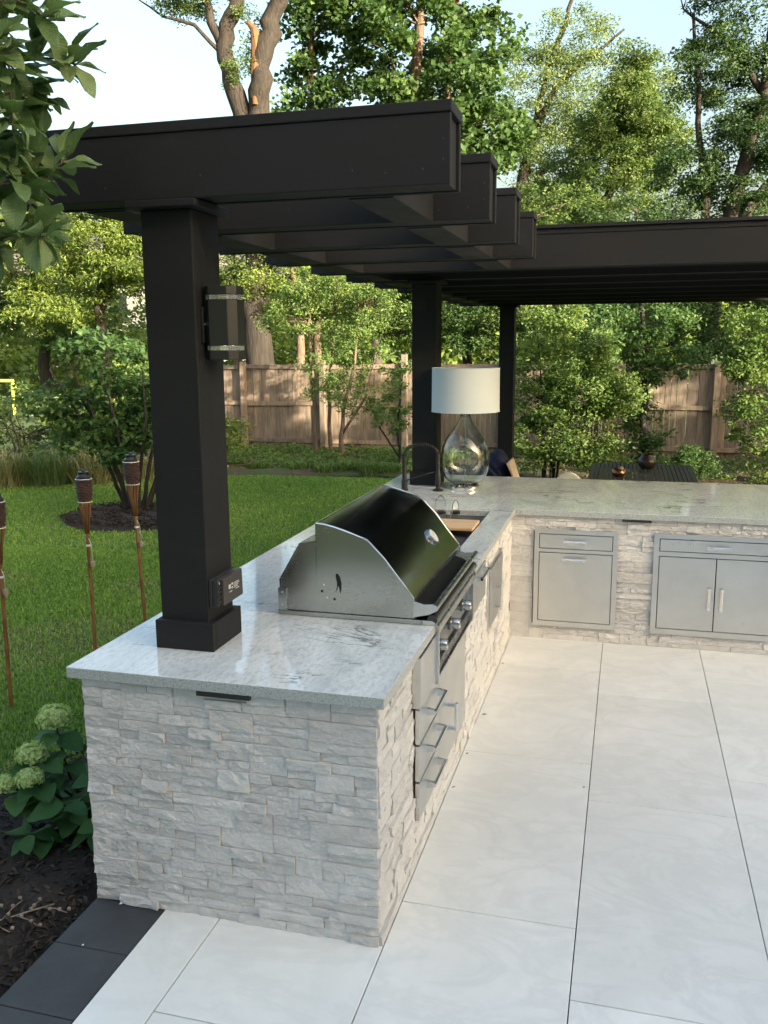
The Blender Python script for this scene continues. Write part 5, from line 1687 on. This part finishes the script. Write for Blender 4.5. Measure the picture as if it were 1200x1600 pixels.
heads = [(-1.62, 0.52, 0.445, 0.074), (-1.67, 0.42, 0.315, 0.066), (-1.605, 0.31, 0.262, 0.056), (-1.735, 0.32, 0.215, 0.05)]
hroot = Vector((-1.50, 0.62, GZ - 0.03))
stem_tips = [Vector(h[:3]) for h in heads] + [Vector((-1.36, 0.42, 0.24)), Vector((-1.30, 0.62, 0.30)), Vector((-1.44, 0.30, 0.17)), Vector((-1.38, 0.80, 0.34)), Vector((-1.58, 0.22, 0.06)), Vector((-1.30, 0.34, 0.08))]
mb = MB()
for i, tip in enumerate(stem_tips):
    pth = wobble_path(hroot + Vector((random.uniform(-.06, .06), random.uniform(-.06, .06), 0)), tip, 4, 0.03)
    mb.tube(pth, 0.005, 6)
    nl = 6
    for k in range(nl):
        t = 0.35 + 0.62 * k / (nl - 1)
        if i < 4 and t > 0.9: t = 0.86
        p = path_at(pth, t)
        for sg in (0, math.pi):
            a = i * 1.3 + k * 1.57 + sg + random.uniform(-.3, .3)
            dz = random.uniform(-0.35, 0.15)
            add_leaf(hl, hy, p, (math.cos(a), math.sin(a) - 0.25, dz), (random.uniform(-.3, .3), random.uniform(-.5, .1), 1), random.uniform(0.55, 1.05) * (0.75 + 0.3 * t))
mb.build("stem", "leaf_dark", hy, smooth='all')
for hx, hy_, hz, hr in heads:
    n = 330
    d = unit(rng.normal(size=(n, 3)))
    d = d[d[:, 2] > -0.45]
    n = len(d)
    cpt = np.array((hx, hy_, hz)) + d * np.array((hr, hr, hr * 0.74)) * rng.uniform(0.82, 1.06, (n, 1))
    Vs, Fs, Ts = [], [], []
    for q in range(4):                                   # four petals per floret
        nr = unit(d + rng.normal(0, 0.25, (n, 3)))
        ref = unit(np.cross(nr, np.array([0.3, 0.5, 0.8])))
        ref2 = np.cross(nr, ref)
        a = q * np.pi / 2 + rng.uniform(0, 1.5, (n, 1)) * 0.2
        e = ref * np.cos(a) + ref2 * np.sin(a)
        f = -ref * np.sin(a) + ref2 * np.cos(a)
        Lp = hr * 0.15
        Vs.append(np.stack([cpt, cpt + e * Lp * 0.6 + f * Lp * 0.5 + nr * Lp * .3, cpt + e * Lp + nr * Lp * .15, cpt + e * Lp * 0.6 - f * Lp * 0.5 + nr * Lp * .3], 1).reshape(-1, 3))
        i0 = np.arange(n)[:, None] * 4 + q * n * 4
        Fs.append(i0 + np.array([[0, 1, 2, 3]]))
        Ts.append(np.repeat(np.clip(0.5 + 0.35 * d[:, 2] * 0 + rng.normal(0, 0.22, n), 0, 1), 4))
    hd = MB().lathe([(hr * 0.25, -hr * 0.4), (hr * 0.78, -hr * 0.2), (hr * 0.82, hr * 0.15), (hr * 0.5, hr * 0.5), (hr * 0.1, hr * 0.6)], (hx, hy_, hz), 14).build("flower_head", "floret", hy, smooth='all')
    fl = np_mesh("florets", np.concatenate(Vs), np.concatenate(Fs), "floret", hd, tone=np.concatenate(Ts))
    fl["kind"] = "stuff"

# ------------------------------------------------------------------ magnolia branch hanging in at top left
ml = big_leaf("leaf_magnolia", 0.128, 0.060, fold=0.18, curl=0.10, peak=0.58)
ml.materials.append(M["leaf_magnolia"])
mg = thing("magnolia_tree", "glossy-leaved branch hanging into the top left corner", "tree", (-2.55, -0.55, GZ))
mb = MB()
mb.tube([(-2.55, -0.55, GZ - 0.1), (-2.52, -0.53, 1.0), (-2.58, -0.5, 2.2), (-2.45, -0.45, 3.1), (-2.5, -0.45, 4.2)], [0.07, 0.06, 0.055, 0.04, 0.02], 10)
twigs = []
limb_specs = [((-2.5, -0.5, 2.4), (-1.00, -0.25, 3.02)), ((-2.55, -0.5, 2.1), (-1.00, -0.28, 2.76)), ((-2.55, -0.5, 1.9), (-1.03, -0.22, 2.42)), ((-2.5, -0.5, 2.6), (-0.99, -0.1, 2.90)), ((-2.5, -.5, 2.3), (-1.04, -0.32, 2.60)), ((-2.5, -.5, 2.3), (-1.02, -0.15, 2.52)), ((-2.5, -.5, 2.7), (-1.02, -0.2, 3.12)), ((-2.5, -.5, 2.4), (-1.10, -0.2, 2.83)), ((-2.5, -.5, 2.2), (-1.10, -0.25, 2.66)), ((-2.5, -.5, 2.5), (-1.10, -0.3, 2.95)), ((-2.5, -.5, 2.0), (-1.10, -0.2, 2.50))]
for a, b in limb_specs:
    pth = wobble_path(a, b, 6, 0.02, 0.05)
    mb.tube(pth, [0.020, 0.017, 0.014, 0.011, 0.009, 0.006, 0.004], 7)
    for k in range(7):
        t = 0.66 + 0.34 * k / 6
        p = path_at(pth, t)
        q = p + Vector((random.uniform(0.02, 0.13), random.uniform(-0.12, 0.12), random.uniform(-0.16, 0.14))) * (0.9 if k > 3 else 1.0)
        mb.tube([p, p.lerp(q, 0.5) + Vector((0, 0, 0.01)), q], 0.003, 5)
        twigs.append((p, q))
mb.build("trunk", "bark_grey", mg, smooth='all')
for p, q in twigs:
    ax = (q - p).normalized()
    for k in range(9):
        a = k * 2.4 + random.uniform(-.3, .3)
        o1 = ax.orthogonal().normalized(); o2 = ax.cross(o1)
        d = ax * random.uniform(0.35, 0.9) + (o1 * math.cos(a) + o2 * math.sin(a)) * 0.9 + Vector((0.15, 0, 0.05))
        pos = p.lerp(q, 0.4 + 0.6 * k / 8)
        add_leaf(ml, mg, pos, d, (random.uniform(-.5, .5), random.uniform(-.7, .2), 1), random.uniform(0.75, 1.2))


# ------------------------------------------------------------------ neighbour's things seen through the trees at left
nh = thing("neighbour_house", "white neighbouring house glimpsed through the yellow-green tree", "house", (-27, 42, GZ))
box_part("wall", "siding_white", nh, -33, -21.5, 40, 48, GZ - 0.1, 5.4)
MB().prism([(39.4, 5.4), (44, 8.4), (48.6, 5.4)], 'x', -33.5, -21.0).build("roof", "roof_shingle", nh)
for xx in (-31.5, -28.6, -25.7, -23.2):
    for zz in (0.9, 3.5):
        w = box_part("window", "siding_white", nh, xx - 0.08, xx + 1.08, 39.95, 40.02, zz - 0.08, zz + 1.38)
        box_part("pane", "window_glass", w, xx, xx + 0.49, 39.93, 39.949, zz, zz + 1.3)
        box_part("pane", "window_glass", w, xx + 0.51, xx + 1.0, 39.93, 39.949, zz, zz + 1.3)
gl = thing("goal_frame", "bright yellow metal goal frame on the sunlit lawn at the left edge", "goal", (-18.9, 22, GZ))
MB().tube([(-18.25, 22, GZ - .05), (-18.25, 22, 0.95), (-18.25, 22, 0.98)], 0.05, 8).build("upright", "yellow_paint", gl, smooth=True)
MB().tube([(-20.2, 22, GZ - .05), (-20.2, 22, 0.98)], 0.05, 8).build("upright", "yellow_paint", gl, smooth=True)
MB().tube([(-20.25, 22, 0.98), (-18.20, 22, 0.98)], 0.05, 8).build("crossbar", "yellow_paint", gl, smooth=True)
for xx in (-18.25, -20.2):
    MB().tube([(xx, 22, 0.95), (xx, 22.9, GZ - .03)], 0.035, 8).build("rear_strut", "yellow_paint", gl, smooth=True)

# ------------------------------------------------------------------ the house behind the camera that shades the patio, and trees east of it
hs = thing("house", "two-storey white house behind the photographer that shades the patio", "house", (14, -8, GZ))
box_part("wall", "siding_white", hs, 0.5, 34, -13, -5.2, GZ - 0.1, 6.6)
MB().prism([(-13.6, 6.55), (-9.1, 9.35), (-4.6, 6.55)], 'x', -0.1, 34.6).build("roof", "roof_shingle", hs)
for xx in range(1, 33, 3):
    for zz in (0.9, 3.6):
        w = box_part("window", "siding_white", hs, xx - 0.08, xx + 1.28, -5.23, -5.15, zz - 0.08, zz + 1.48)
        box_part("pane", "window_glass", w, xx, xx + 0.59, -5.149, -5.13, zz, zz + 1.4)
        box_part("pane", "window_glass", w, xx + 0.61, xx + 1.2, -5.149, -5.13, zz, zz + 1.4)
for lb, x_, y_, zc, r_ in (("leafy tree outside the view that shades the right end of the fence", 9.6, 10.6, 2.9, 2.4), ("leafy tree outside the view, added to shade the far pergola post", 5.9, 5.2, 3.7, 1.2)):  # second tree is added, unseen, to keep sun off far post and rafters
    T("shade_tree", lb, (x_, y_), [([(x_, y_, GZ - .1), (x_ + .05, y_, zc * 0.6), (x_, y_, zc + r_ * 0.7)], 0.13, 0.05)], [(x_, y_, zc, r_, r_, r_ * 1.15, 1)],
      n_clump=int(60 * r_), per=80, leaf=0.2, leafm="leaf_olive", bark="bark_dark", clump_r=(0.3, 0.6), limbs=0.3, limb_r=0.014, group="trees right of the patio", wr=0.7)
